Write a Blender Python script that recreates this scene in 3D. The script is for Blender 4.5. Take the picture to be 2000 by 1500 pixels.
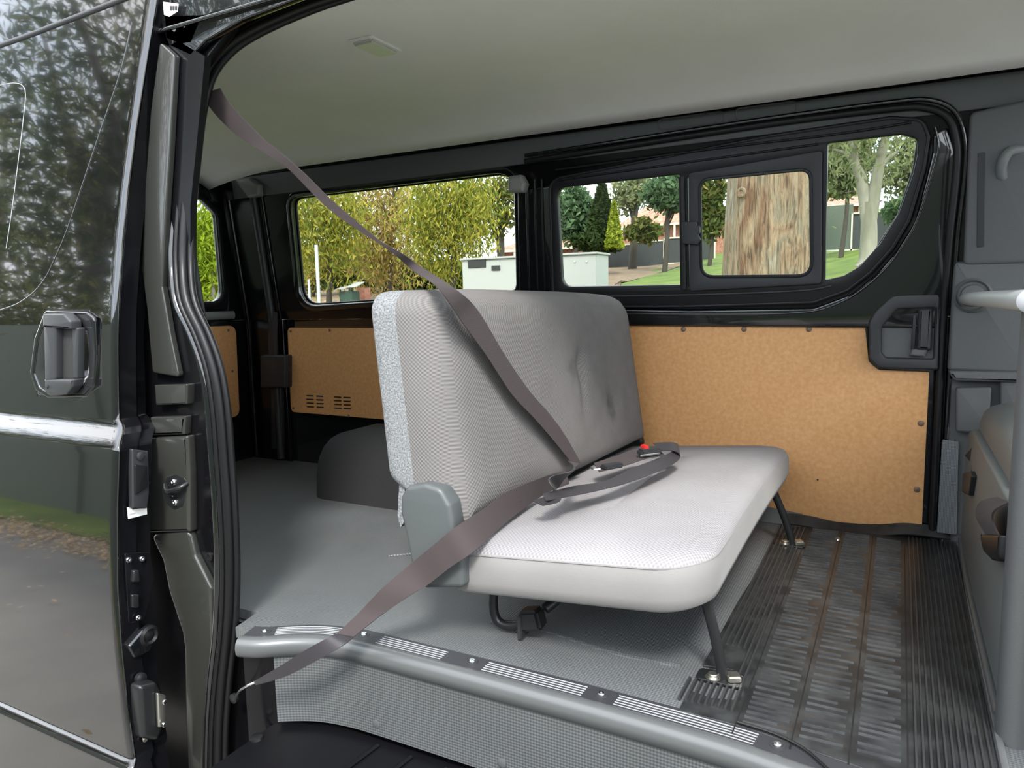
import bpy, bmesh, math, random
import numpy as np
from mathutils import Vector, Matrix
random.seed(7); rng=np.random.default_rng(11)
S=bpy.context.scene
for o in list(bpy.data.objects): bpy.data.objects.remove(o)

# ------------------------------------------------------------------ camera
F=1412.5; YAW,PIT,ROL=map(math.radians,(28.17,6.89,-1.1656)); CZ=.9
fw=Vector((-math.sin(YAW)*math.cos(PIT),math.cos(YAW)*math.cos(PIT),-math.sin(PIT)))
r0=Vector((math.cos(YAW),math.sin(YAW),0)); u0=r0.cross(fw)
RT=math.cos(ROL)*r0+math.sin(ROL)*u0; UP=-math.sin(ROL)*r0+math.cos(ROL)*u0
cam=bpy.data.objects.new('camera',bpy.data.cameras.new('camera')); S.collection.objects.link(cam)
cam.matrix_world=Matrix((( RT.x,UP.x,-fw.x,0),(RT.y,UP.y,-fw.y,0),(RT.z,UP.z,-fw.z,CZ),(0,0,0,1)))
cam.data.sensor_width=36; cam.data.lens=36*F/2000; cam.data.clip_start=.02; cam.data.clip_end=600
S.camera=cam
CAM=Vector((0,0,CZ))

# ------------------------------------------------------------------ sky, sun, exposure
S.view_settings.view_transform='Standard'; S.view_settings.look='None'; S.view_settings.gamma=1
S.view_settings.use_curve_mapping=False; S.view_settings.exposure=1.75
W=bpy.data.worlds.new('sky'); S.world=W; W.use_nodes=True
nt=W.node_tree; nt.nodes.clear()
wo=nt.nodes.new('ShaderNodeOutputWorld'); bg=nt.nodes.new('ShaderNodeBackground')
tc=nt.nodes.new('ShaderNodeTexCoord'); ns=nt.nodes.new('ShaderNodeTexNoise'); cr=nt.nodes.new('ShaderNodeValToRGB')
ns.inputs['Scale'].default_value=2.2; ns.inputs['Detail'].default_value=6
cr.color_ramp.elements[0].position=.38; cr.color_ramp.elements[0].color=(.62,.74,.90,1)
cr.color_ramp.elements[1].position=.62; cr.color_ramp.elements[1].color=(1,1,.99,1)
nt.links.new(tc.outputs['Generated'],ns.inputs['Vector']); nt.links.new(ns.outputs[0],cr.inputs[0])
nt.links.new(cr.outputs[0],bg.inputs[0]); nt.links.new(bg.outputs[0],wo.inputs[0]); bg.inputs[1].default_value=1.35
sun=bpy.data.lights.new('sun','SUN'); sun.energy=1.6; sun.angle=math.radians(12); sun.color=(1,.96,.88)
so=bpy.data.objects.new('sun',sun); S.collection.objects.link(so)
so.rotation_euler=(math.radians(38),math.radians(22),0)   # high, from the camera's side and the front

# ------------------------------------------------------------------ pixel <-> world
def ray(x,y): return (x-1000)/F*RT-(y-750)/F*UP+fw
class PL:
    "a real plane of the van: origin, two in-plane axes, outward (towards the camera) normal"
    def __init__(s,o,u,v):
        s.o=Vector(o); s.u=Vector(u).normalized(); s.v=Vector(v).normalized(); s.n=s.u.cross(s.v).normalized()
    def w(s,x,y):
        d=ray(x,y); t=(s.o-CAM).dot(s.n)/d.dot(s.n); return CAM+d*t
    def px(s,x,y):
        q=s.w(x,y)-s.o; return (q.dot(s.u),q.dot(s.v))
    def pts(s,L): return [s.px(*p) for p in L]
    def m(s,off=0):
        o=s.o+s.n*off
        return Matrix(((s.u.x,s.v.x,s.n.x,o.x),(s.u.y,s.v.y,s.n.y,o.y),(s.u.z,s.v.z,s.n.z,o.z),(0,0,0,1)))
    def to(s,u,v,off=0): return s.o+s.u*u+s.v*v+s.n*off
def YP(y): return PL((0,y,0),(1,0,0),(0,0,1))      # normal points to -Y (the camera)
def XP(x): return PL((x,0,0),(0,1,0),(0,0,1))      # normal +X
def ZP(z): return PL((0,0,z),(1,0,0),(0,1,0))      # normal +Z
FW=YP(2.94)
FU=PL((0,2.93,.80),(1,0,0),(0,-.13,1))
def at(x,y,Y): return YP(Y).w(x,y)
def atz(x,y,z): return ZP(z).w(x,y)

# ------------------------------------------------------------------ materials
def mat(name,col,rough=.5,metal=0,bump=None,noise=None,spec=.5,coat=0,sheen=0):
    """bump=(kind,scale,strength[,vec scale]); noise=(scale,col2,lo,hi[,vecscale])"""
    m=bpy.data.materials.new(name); m.use_nodes=True; t=m.node_tree; b=t.nodes['Principled BSDF']
    b.inputs['Base Color'].default_value=(*col,1); b.inputs['Roughness'].default_value=rough; b.inputs['Metallic'].default_value=metal
    b.inputs['Specular IOR Level'].default_value=spec; b.inputs['Coat Weight'].default_value=coat; b.inputs['Coat Roughness'].default_value=.02
    b.inputs['Sheen Weight'].default_value=sheen
    c=t.nodes.new('ShaderNodeTexCoord')
    def vec(sc):
        mp=t.nodes.new('ShaderNodeMapping'); mp.inputs['Scale'].default_value=sc; t.links.new(c.outputs['Object'],mp.inputs[0]); return mp.outputs[0]
    if noise:
        n=t.nodes.new('ShaderNodeTexNoise'); n.inputs['Scale'].default_value=noise[0]; n.inputs['Detail'].default_value=5
        t.links.new(vec(noise[4] if len(noise)>4 else (1,1,1)),n.inputs['Vector'])
        r=t.nodes.new('ShaderNodeValToRGB'); r.color_ramp.elements[0].position=noise[2]; r.color_ramp.elements[1].position=noise[3]
        r.color_ramp.elements[0].color=(*col,1); r.color_ramp.elements[1].color=(*noise[1],1)
        t.links.new(n.outputs[0],r.inputs[0]); t.links.new(r.outputs[0],b.inputs['Base Color'])
    if bump:
        k=bump[0]; v=vec(bump[3] if len(bump)>3 else (1,1,1))
        if k=='noise': n=t.nodes.new('ShaderNodeTexNoise'); n.inputs['Scale'].default_value=bump[1]; n.inputs['Detail'].default_value=3
        if k=='voronoi': n=t.nodes.new('ShaderNodeTexVoronoi'); n.inputs['Scale'].default_value=bump[1]
        if k=='wave': n=t.nodes.new('ShaderNodeTexWave'); n.inputs['Scale'].default_value=bump[1]
        t.links.new(v,n.inputs['Vector'])
        bp=t.nodes.new('ShaderNodeBump'); bp.inputs['Strength'].default_value=bump[2]; bp.inputs['Distance'].default_value=.003
        t.links.new(n.outputs[0],bp.inputs['Height']); t.links.new(bp.outputs[0],b.inputs['Normal'])
    return m
def weave(name,col,col2,scale,rough=.9,strength=.6,axes=('x','y'),spec=.3,diag=True,dist=.0015,stains=()):
    "crossed waves: knitted mesh fabric or diamond-grain vinyl; stains=(point,radius,strength) are dirt marks"
    m=mat(name,col,rough,spec=spec); t=m.node_tree; b=t.nodes['Principled BSDF']; N=t.nodes.new; L=t.links.new
    c=N('ShaderNodeTexCoord'); sp=N('ShaderNodeSeparateXYZ'); L(c.outputs['Object'],sp.inputs[0])
    ix={'x':0,'y':1,'z':2,'w':1}
    def mth(op,a,b_=None):
        n=N('ShaderNodeMath'); n.operation=op
        for i,q in enumerate((a,b_)):
            if q is None: continue
            if isinstance(q,(int,float)): n.inputs[i].default_value=q
            else: L(q,n.inputs[i])
        return n.outputs[0]
    p=mth('MULTIPLY',mth('SUBTRACT',sp.outputs[1],sp.outputs[0]) if axes[0]=='w' else sp.outputs[ix[axes[0]]],scale); q=mth('MULTIPLY',sp.outputs[ix[axes[1]]],scale)
    if diag: p,q=mth('ADD',p,q),mth('SUBTRACT',p,q)
    h=mth('MULTIPLY',mth('SINE',p),mth('SINE',q)); h=mth('ADD',mth('MULTIPLY',h,.5),.5)
    mx=N('ShaderNodeMix'); mx.data_type='RGBA'; mx.inputs[6].default_value=(*col2,1); mx.inputs[7].default_value=(*col,1); L(h,mx.inputs[0])
    out=mx.outputs[2]
    ns=N('ShaderNodeTexNoise'); ns.inputs['Scale'].default_value=3; ns.inputs['Detail'].default_value=4; L(c.outputs['Object'],ns.inputs['Vector'])
    mr=N('ShaderNodeMapRange'); mr.inputs[1].default_value=.3; mr.inputs[2].default_value=.7; mr.inputs[3].default_value=.86; mr.inputs[4].default_value=1.08; L(ns.outputs[0],mr.inputs[0])
    fac=mr.outputs[0]
    for pt,rad,st in stains:
        d=N('ShaderNodeVectorMath'); d.operation='DISTANCE'; L(c.outputs['Object'],d.inputs[0]); d.inputs[1].default_value=pt
        n2=N('ShaderNodeTexNoise'); n2.inputs['Scale'].default_value=18; L(c.outputs['Object'],n2.inputs['Vector'])
        dd=mth('ADD',d.outputs['Value'],mth('MULTIPLY',mth('SUBTRACT',n2.outputs[0],.5),rad*1.2))
        r2=N('ShaderNodeMapRange'); r2.inputs[1].default_value=0; r2.inputs[2].default_value=rad; r2.inputs[3].default_value=1-st; r2.inputs[4].default_value=1; L(dd,r2.inputs[0])
        fac=mth('MULTIPLY',fac,r2.outputs[0])
    vm=N('ShaderNodeVectorMath'); vm.operation='SCALE'; L(out,vm.inputs[0]); L(fac,vm.inputs['Scale']); L(vm.outputs[0],b.inputs['Base Color'])
    bp=N('ShaderNodeBump'); bp.inputs['Strength'].default_value=strength; bp.inputs['Distance'].default_value=dist; L(h,bp.inputs['Height']); L(bp.outputs[0],b.inputs['Normal'])
    return m
def leafmat(name,cols,trans=.35):
    m=bpy.data.materials.new(name); m.use_nodes=True; t=m.node_tree; t.nodes.clear(); N=t.nodes.new; L=t.links.new
    g=N('ShaderNodeNewGeometry'); r=N('ShaderNodeValToRGB'); L(g.outputs['Random Per Island'],r.inputs[0])
    e=r.color_ramp.elements
    while len(e)<len(cols): e.new(.5)
    for i,c in enumerate(cols): e[i].position=i/(len(cols)-1); e[i].color=(*c,1)
    d=N('ShaderNodeBsdfDiffuse'); tr=N('ShaderNodeBsdfTranslucent'); mx=N('ShaderNodeMixShader'); mx.inputs[0].default_value=trans
    L(r.outputs[0],d.inputs[0]); L(r.outputs[0],tr.inputs[0]); L(d.outputs[0],mx.inputs[1]); L(tr.outputs[0],mx.inputs[2])
    o=N('ShaderNodeOutputMaterial'); L(mx.outputs[0],o.inputs[0]); return m
def glassmat(name,tint,ior=1.5):
    m=bpy.data.materials.new(name); m.use_nodes=True; t=m.node_tree; t.nodes.clear(); N=t.nodes.new; L=t.links.new
    f=N('ShaderNodeFresnel'); f.inputs[0].default_value=ior
    a=N('ShaderNodeBsdfTransparent'); a.inputs[0].default_value=(*tint,1); b=N('ShaderNodeBsdfGlossy'); b.inputs['Roughness'].default_value=.01
    g=N('ShaderNodeNewGeometry'); q=N('ShaderNodeMath'); q.operation='SUBTRACT'; q.inputs[0].default_value=1; L(g.outputs['Backfacing'],q.inputs[1])
    q2=N('ShaderNodeMath'); q2.operation='MULTIPLY'; L(f.outputs[0],q2.inputs[0]); L(q.outputs[0],q2.inputs[1])   # only the entering face reflects
    mx=N('ShaderNodeMixShader'); L(q2.outputs[0],mx.inputs[0]); L(a.outputs[0],mx.inputs[1]); L(b.outputs[0],mx.inputs[2])
    o=N('ShaderNodeOutputMaterial'); L(mx.outputs[0],o.inputs[0]); return m
M={}
M['paint']=mat('black_paint',(.006,.007,.008),.12,coat=1,spec=.5)
M['skinpaint']=mat('black_body_paint',(.006,.006,.007),.06,coat=1,spec=.8)
M['jamb']=mat('black_jamb_paint',(.004,.004,.005),.2,spec=.4)
M['rubber']=mat('black_rubber',(.007,.007,.008),.4,spec=.35)
M['plastic']=mat('black_plastic',(.02,.021,.023),.5,bump=('noise',500,.12))
M['trim']=mat('charcoal_trim',(.085,.09,.092),.6,bump=('noise',400,.2))
M['trimlight']=mat('dark_grey_trim',(.15,.162,.16),.5,bump=('noise',350,.15))
M['greyplastic']=mat('grey_plastic',(.075,.083,.085),.42,bump=('noise',700,.1))
M['bar']=mat('grey_bar',(.42,.44,.44),.4)
M['beige']=mat('beige_plastic',(.30,.29,.26),.5)
M['lining']=mat('headliner',(.80,.795,.775),.95,bump=('noise',300,.3),noise=(3,(.85,.845,.825),.3,.7))
M['mdf']=mat('hardboard',(.60,.30,.11),.6,noise=(70,(.70,.38,.16),.3,.72),bump=('noise',200,.1))
M['felt']=mat('grey_felt',(.11,.115,.12),.98,noise=(230,(.27,.28,.29),.36,.66),bump=('noise',250,.5))
M['band']=mat('plain_grey_fabric',(.19,.183,.18),.95,noise=(6,(.215,.207,.205),.3,.7),bump=('noise',500,.15),sheen=.2)
M['webbing']=mat('brown_grey_webbing',(.050,.039,.040),.75,spec=.2,bump=('wave',700,.2),sheen=.05)
M['webdark']=mat('black_webbing',(.022,.019,.023),.5,bump=('wave',700,.2),sheen=.05)
M['chrome']=mat('bright_metal',(.75,.76,.78),.22,1)
M['zinc']=mat('zinc_plated_steel',(.62,.60,.55),.38,1)
M['steelblack']=mat('black_steel_tube',(.012,.013,.014),.35)
M['nosing']=mat('sill_nosing',(.11,.116,.12),.32,.2,bump=('noise',400,.05))
M['tread']=mat('sill_tread',(.03,.031,.036),.5)
M['white']=mat('white_rib',(.34,.35,.37),.5)
M['sticker']=mat('white_sticker',(.8,.8,.78),.5)
M['ink']=mat('black_ink',(.03,.03,.03),.6)
M['red']=mat('red_button',(.55,.02,.02),.35)
M['dust']=mat('dust_cover',(.018,.018,.02),.9,bump=('noise',60,.3))
M['glass']=glassmat('window_glass',(.80,.83,.81))
M['glassdark']=glassmat('privacy_glass',(.10,.11,.11),1.75)
M['lens']=mat('lamp_lens',(.55,.55,.52),.3)
M['screw']=mat('bronze_screw_cap',(.16,.10,.07),.45)
M['vinyl']=weave('grey_vinyl_floor',(.14,.15,.156),(.07,.075,.08),440,.42,.7,('x','y'),.5,True,.0012)
M['vinylside']=weave('grey_vinyl_riser',(.135,.145,.15),(.06,.064,.067),420,.42,.7,('x','z'),.5,True,.0014)
M['mat']=mat('black_rubber_mat',(.016,.017,.018),.33,noise=(14,(.036,.038,.039),.42,.62),spec=.5)
M['step']=mat('black_step',(.004,.004,.005),.38,spec=.2)
M['asphalt']=mat('asphalt',(.17,.16,.145),.9,noise=(1.2,(.23,.215,.195),.35,.7),bump=('noise',90,.5))
M['turf']=mat('turf',(.07,.11,.02),.95,noise=(1.5,(.15,.20,.03),.3,.7),bump=('noise',30,1))
M['block']=mat('white_block',(.42,.43,.41),.8,bump=('noise',20,.2))
M['roofred']=mat('terracotta_tiles',(.36,.13,.08),.8,noise=(3,(.55,.27,.2),.35,.65),bump=('wave',3,.8))
M['brick']=mat('brick',(.30,.12,.08),.85,noise=(9,(.42,.2,.14),.4,.6))
M['fence']=mat('fence_steel',(.045,.05,.05),.6,bump=('wave',2.2,.8))
M['fencegreen']=mat('fence_grey_green',(.105,.125,.095),.55,bump=('wave',1.6,.4))
M['cream']=mat('cream_frame',(.66,.64,.50),.6)
M['palebark']=mat('pale_bark',(.17,.16,.115),.85,noise=(2.2,(.32,.30,.24),.35,.65,(1,1,.3)),bump=('noise',8,.5))
M['darkbark']=mat('dark_bark',(.06,.05,.04),.9,bump=('noise',12,.8))
M['galv']=mat('galvanised_pole',(.55,.57,.58),.5,.3)
M['wood']=mat('dark_green_steel',(.03,.07,.05),.6)

# ------------------------------------------------------------------ object helpers
COL=S.collection
def wloc(o):
    v=Vector((0,0,0))
    while o: v+=o.location; o=o.parent
    return v
def put(name,me,m,parent=None,kind=None,label=None,cat=None,group=None,smooth=False,loc=None):
    o=bpy.data.objects.new(name,me); COL.objects.link(o)
    n=len(me.vertices); co=np.empty(n*3,dtype=np.float32); me.vertices.foreach_get('co',co); co=co.reshape(-1,3)
    base=wloc(parent) if parent else Vector((0,0,0))
    if loc is None: c=Vector(((co[:,0].min()+co[:,0].max())/2,(co[:,1].min()+co[:,1].max())/2,co[:,2].min()))
    else: c=Vector(loc)
    c=Vector([round(v,4) for v in c]); co-=np.array(c,dtype=np.float32); me.vertices.foreach_set('co',co.ravel()); me.update()
    o.parent=parent; o.location=c-base
    if m is not None and not me.materials: me.materials.append(M[m] if isinstance(m,str) else m)
    if smooth:
        me.polygons.foreach_set('use_smooth',[True]*len(me.polygons))
    if kind: o['kind']=kind
    if label: o['label']=label
    if cat: o['category']=cat
    if group: o['group']=group
    return o
def thing(name,label,cat,loc,group=None):
    o=bpy.data.objects.new(name,None); COL.objects.link(o); o.location=loc; o.empty_display_size=.05
    o['label']=label; o['category']=cat
    if group: o['group']=group
    return o
def anglesmooth(me,deg=35):
    me.polygons.foreach_set('use_smooth',[True]*len(me.polygons))
    bm=bmesh.new(); bm.from_mesh(me)
    for e in bm.edges:
        if len(e.link_faces)!=2 or e.calc_face_angle(0)>math.radians(deg): e.smooth=False
    bm.to_mesh(me); bm.free()
def fillet(P,r,n=6):
    "round the corners of a closed outline; r a number or one per corner"
    P=[Vector(p).to_2d() if len(p)>2 else Vector(p) for p in P]; out=[]; N=len(P)
    for i in range(N):
        ri=r[min(i,len(r)-1)] if isinstance(r,(list,tuple)) else r
        a,b,c=P[i-1],P[i],P[(i+1)%N]
        u=(a-b); v=(c-b); lu,lv=u.length,v.length
        if ri<=0 or lu<1e-6 or lv<1e-6: out.append(b); continue
        u/=lu; v/=lv; ang=u.angle(v)
        if ang>3.1: out.append(b); continue
        d=min(ri/math.tan(ang/2),lu*.49,lv*.49)
        p0=b+u*d; p1=b+v*d
        for k in range(n+1):
            t=k/n; out.append(p0*(1-t)**2+b*2*t*(1-t)+p1*t*t)
    return [tuple(p) for p in out]
def plate(pl,outline,holes=(),th=.01,off=0,bev=0):
    "flat panel with real thickness: its front face is at off+th/2"
    cu=bpy.data.curves.new('c','CURVE'); cu.dimensions='2D'; cu.fill_mode='BOTH'; cu.extrude=max(th/2-bev,.0002)
    cu.bevel_depth=bev; cu.bevel_resolution=2; cu.offset=-bev
    for ring in [outline]+list(holes):
        s=cu.splines.new('POLY'); s.points.add(len(ring)-1); s.use_cyclic_u=True
        for p,q in zip(s.points,ring): p.co=(q[0],q[1],0,1)
    o=bpy.data.objects.new('t',cu); COL.objects.link(o)
    dg=bpy.context.evaluated_depsgraph_get(); me=bpy.data.meshes.new_from_object(o.evaluated_get(dg))
    bpy.data.objects.remove(o); bpy.data.curves.remove(cu)
    me.materials.clear(); me.transform(pl.m(off))
    bm=bmesh.new(); bm.from_mesh(me); bmesh.ops.remove_doubles(bm,verts=bm.verts,dist=.00005); bmesh.ops.recalc_face_normals(bm,faces=bm.faces)
    bm.to_mesh(me); bm.free(); anglesmooth(me)
    return me
def join(*ms):
    bm=bmesh.new()
    for m in ms: bm.from_mesh(m)
    me=bpy.data.meshes.new('j'); bm.to_mesh(me); bm.free(); anglesmooth(me); return me
def box(c,d,rot=None,bev=.003,seg=2):
    bm=bmesh.new(); bmesh.ops.create_cube(bm,size=1)
    bmesh.ops.scale(bm,vec=d,verts=bm.verts)
    if bev: bmesh.ops.bevel(bm,geom=bm.edges[:],offset=min(bev,min(d)*.45),segments=seg,affect='EDGES')
    if rot is not None: bmesh.ops.transform(bm,matrix=rot.to_4x4(),verts=bm.verts)
    bmesh.ops.translate(bm,vec=c,verts=bm.verts)
    me=bpy.data.meshes.new('b'); bm.to_mesh(me); bm.free(); anglesmooth(me); return me
def cr_spline(P,n=6,closed=False):
    P=[Vector(p) for p in P]; out=[]; N=len(P)
    for i in range(N if closed else N-1):
        if closed: a,b,c,d=P[i-1],P[i],P[(i+1)%N],P[(i+2)%N]
        else: a,b,c,d=P[max(i-1,0)],P[i],P[i+1],P[min(i+2,N-1)]
        for k in range(n):
            t=k/n; out.append(.5*((2*b)+(c-a)*t+(2*a-5*b+4*c-d)*t*t+(3*b-a-3*c+d)*t**3))
    if not closed: out.append(P[-1])
    return out
def tube(P,r,seg=10,n=5,smooth=True,closed=False,squash=None,cap=True):
    pts=cr_spline(P,n,closed) if smooth else [Vector(p) for p in P]
    N=len(pts); V=[]; Fc=[]; up=None
    for i,p in enumerate(pts):
        t=(pts[(i+1)%N]-pts[i-1]) if (closed or 0<i<N-1) else (pts[1]-pts[0] if i==0 else pts[-1]-pts[-2])
        t.normalize()
        if up is None: up=t.orthogonal().normalized() if squash is None else Vector(squash[2]).normalized()
        up=(up-t*up.dot(t)).normalized(); sd=t.cross(up)
        ri=r(i/(N-1)) if callable(r) else r
        for k in range(seg):
            a=2*math.pi*k/seg; ca,sa=math.cos(a),math.sin(a)
            if squash: V.append(p+up*ca*ri*squash[0]+sd*sa*ri*squash[1])
            else: V.append(p+up*ca*ri+sd*sa*ri)
    for i in range(N if closed else N-1):
        for k in range(seg):
            j=(i+1)%N; Fc.append((i*seg+k,i*seg+(k+1)%seg,j*seg+(k+1)%seg,j*seg+k))
    if not closed and cap: Fc.append(tuple(range(seg))[::-1]); Fc.append(tuple((N-1)*seg+k for k in range(seg)))
    me=bpy.data.meshes.new('t'); me.from_pydata([tuple(v) for v in V],[],Fc); anglesmooth(me,50); return me
def ribbon(pairs,th=.0022,n=6):
    "webbing: pairs of edge points, swept smoothly, solid"
    A=cr_spline([p[0] for p in pairs],n); B=cr_spline([p[1] for p in pairs],n); V=[]; Fc=[]
    for i in range(len(A)):
        t=(A[min(i+1,len(A)-1)]-A[max(i-1,0)]).normalized(); w=(B[i]-A[i]).normalized(); nn=t.cross(w).normalized()*th/2
        V+= [A[i]+nn,B[i]+nn,B[i]-nn,A[i]-nn]
    for i in range(len(A)-1):
        for k in range(4): Fc.append((i*4+k,i*4+(k+1)%4,i*4+4+(k+1)%4,i*4+4+k))
    Fc+=[(3,2,1,0),tuple(len(V)-4+k for k in range(4))]
    me=bpy.data.meshes.new('r'); me.from_pydata([tuple(v) for v in V],[],Fc)
    bm=bmesh.new(); bm.from_mesh(me); bmesh.ops.recalc_face_normals(bm,faces=bm.faces); bm.to_mesh(me); bm.free(); anglesmooth(me,50); return me
def lathe(prof,c,axis,seg=20):
    "profile (r,h) spun round an axis through c"
    ax=Vector(axis).normalized(); a=ax.orthogonal().normalized(); b=ax.cross(a); V=[];Fc=[]
    c=Vector(c)
    for r,h in prof:
        for k in range(seg):
            t=2*math.pi*k/seg; V.append(c+ax*h+a*math.cos(t)*r+b*math.sin(t)*r)
    for i in range(len(prof)-1):
        for k in range(seg): Fc.append((i*seg+k,i*seg+(k+1)%seg,(i+1)*seg+(k+1)%seg,(i+1)*seg+k))
    Fc.append(tuple(range(seg))[::-1]); Fc.append(tuple((len(prof)-1)*seg+k for k in range(seg)))
    me=bpy.data.meshes.new('l'); me.from_pydata([tuple(v) for v in V],[],Fc); anglesmooth(me,40); return me
def grid(us,vs,fn):
    V=[tuple(fn(u,v)) for v in vs for u in us]; n=len(us)
    Fc=[(j*n+i,j*n+i+1,(j+1)*n+i+1,(j+1)*n+i) for j in range(len(vs)-1) for i in range(n-1)]
    me=bpy.data.meshes.new('g'); me.from_pydata(V,[],Fc); return me
def lin(a,b,n): return [a+(b-a)*i/(n-1) for i in range(n)]
def hexbolt(name,c,axis,r,m='chrome',parent=None,washer=True,socket=False):
    c=Vector(c); ax=Vector(axis).normalized()
    p=[(r*1.5,0),(r*1.5,r*.2),(r,r*.2)] if washer else [(r,0)]
    if socket: p+=[(r,r*.35),(r*.8,r*.6),(r*.35,r*.6),(r*.3,r*.25)]
    else: p+=[(r,r*.8),(r*.85,r*.95),(r*.3,r*.95)]
    return put(name,lathe(p,c,ax,14),m,parent)
def copytree(o,parent=None,loc=None):
    c=o.copy(); COL.objects.link(c); c.parent=parent
    if loc is not None: c.location=loc
    for ch in o.children: copytree(ch,c)
    return c

# ================================================================== VAN SHELL
# ---- floor
fl=plate(ZP(0),[(-3.34,1.42),(-1.62,1.42),(-1.60,1.325),(-1.52,1.33),(-1.46,1.355),(-1.40,1.39),(-1.30,1.43),(-1.2,1.44),(.8,1.44),(.8,3.0),(-3.34,3.0)],th=.03,off=-.015)
put('floor',fl,'vinyl',kind='structure')
# two raised seams / wrinkles lying in the vinyl
put('floor_seam',join(tube([(-1.55,1.95,.001),(-1.30,2.2,.001),(-1.12,2.65,.001)],.006,6,squash=(1,.5,(0,0,1))) ,
    tube([atz(960,1215,.001),atz(1060,1230,.001),atz(1200,1275,.001),atz(1330,1300,.001)],.008,6,squash=(.4,1,(0,0,1)))),'vinyl',parent=bpy.data.objects['floor'])
# ---- roof lining
def roofz(y,x=0):
    c=2.16; d=(y-c)/.62
    z=1.665-.135*abs(d)**3.0 if d>0 else 1.665
    return z
ys=lin(1.46,2.74,26); xs=lin(-3.28,1.3,60)
me=grid(xs,ys,lambda x,y:(x,y,roofz(y)-.05*max(0,(-2.75-x)/.5)**2))
ceil=put('ceiling',me,'lining',kind='structure',smooth=True)
ceil.modifiers.new('s','SOLIDIFY').thickness=.02; ceil.modifiers['s'].offset=1 
for x in (-2.25,-.42):
    pass
# outer roof shell closes the top
me=grid(lin(-3.4,1.4,8),lin(1.36,3.02,14),lambda x,y:(x,y,1.75-.12*abs((y-2.19)/.83)**4))
put('roof_shell',me,'paint',parent=ceil,smooth=True).modifiers.new('s','SOLIDIFY').thickness=.01

# ---- far wall behind the door: lower and upper shells
def pxo(pl,L,r=0,n=6):
    if r and not isinstance(r,(list,tuple)): pass
    return fillet(pl.pts(L),r,n)
# lower far wall (black painted), X from rear corner to the front
lowo=[(-3.34,-.02),(1.3,-.02),(1.3,.80),(-3.34,.80)]
wf=put('wall_far',plate(YP(2.965),lowo,th=.02,off=-.01),'paint',kind='structure')
# upper far wall with openings for the rear side window and the door window
def FUx(*L): return FU.pts(L)
rearwin=fillet(FUx((568,388),(1004,335),(1008,568),(600,597),(574,560)),[.05,.09,.05,.08,.04])
rearwin=fillet(FU.pts([(568,387),(1003,335),(1009,572),(588,598)]),[.06,.09,.06,.10])
doorop=fillet(FU.pts([(1084,358),(1770,250),(1790,272),(1782,330),(1752,420),(1700,500),(1640,552),(1560,578),(1090,586)]),[.06,.03,.02,.05,.05,.06,.05,.05,.06])
top=.86
up=[(-3.34,0),(1.3,0),(1.3,top),(-3.34,top)]
put('upper_shell',plate(FU,up,[rearwin,doorop],th=.03,off=-.02,bev=.004),'jamb',parent=wf)
# recessed lip round the rear side window, glossy
def ring(pl,outline,w,th,off,bev=.003):
    o=[Vector(p) for p in outline]; c=sum(o,Vector((0,0)))/len(o); N=len(o); inn=[]
    for i in range(N):
        t=(o[(i+1)%N]-o[i-1]); 
        n_=Vector((-t.y,t.x)).normalized()
        if n_.dot(c-o[i])<0: n_=-n_
        inn.append(tuple(o[i]+n_*w))
    return plate(pl,outline,[inn],th,off,bev)
def grow(outline,w):
    o=[Vector(p) for p in outline]; c=sum(o,Vector((0,0)))/len(o); N=len(o); out=[]
    for i in range(N):
        t=(o[(i+1)%N]-o[i-1]); n_=Vector((-t.y,t.x)).normalized()
        if n_.dot(c-o[i])>0: n_=-n_
        out.append(tuple(o[i]+n_*w))
    return out
w1=put('window_1',ring(FU,grow(rearwin,.035),.035,.02,-.002,.008),'paint',kind='structure')
put('window_lip',ring(FU,grow(rearwin,.012),.02,.014,-.03,.005),'rubber',parent=w1)
put('pane',plate(FU,grow(rearwin,.01),th=.004,off=-.042),'glass',parent=w1)
# header rail above windows, two stamped slots
hdr=FU.pts([(560,352),(1000,276),(1405,216),(1860,152),(1880,196),(1405,262),(1000,318),(560,380)])
hp=put('trim_1',plate(FU,[(-3.2,.66),(.9,.675),(.9,.775),(-3.2,.765)],th=.012,off=.006,bev=.005),'trim',kind='structure')
for L in ([(1284,233),(1414,216),(1420,240),(1290,257)],[(1434,212),(1556,196),(1562,222),(1440,240)]):
    o=fillet(FU.pts(L),.02); put('stamped_slot',ring(FU,o,.006,.006,.012,.002),'trim',parent=hp)
# vertical ribbed pillar between rear window and the door
pil=put('trim_2',plate(FU,fillet(FU.pts([(1012,372),(1078,362),(1085,598),(1016,598)]),.01),th=.02,off=.0,bev=.006),'paint',kind='structure')
for x in (1034,1050,1064):
    a,b=FU.px(x-4,350),FU.px(x+4,604)
    put('rib',tube([FU.to(a[0],a[1],.012),FU.to(b[0],b[1],.012)],.006,8,smooth=False),'jamb',parent=pil)
# rear corner pillar: vertical folds at the corner between side wall and tailgate
rp=put('trim_3',plate(FW,[(-3.3,0),(-3.0,0),(-3.0,.80),(-3.3,.80)],th=.03,off=-.01,bev=.008),'jamb',kind='structure')
put('upper_fold',plate(FU,[(-3.3,0),(-3.0,0),(-3.0,.76),(-3.3,.76)],th=.03,off=-.008,bev=.008),'jamb',parent=rp)
for X,r,m in ((-3.24,.016,'jamb'),(-3.05,.02,'plastic')):
    put('vertical_rib',tube([(X,2.915,.02),(X,2.915,.78),(X,2.83,1.45)],r,10,smooth=False),m,parent=rp)
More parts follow.
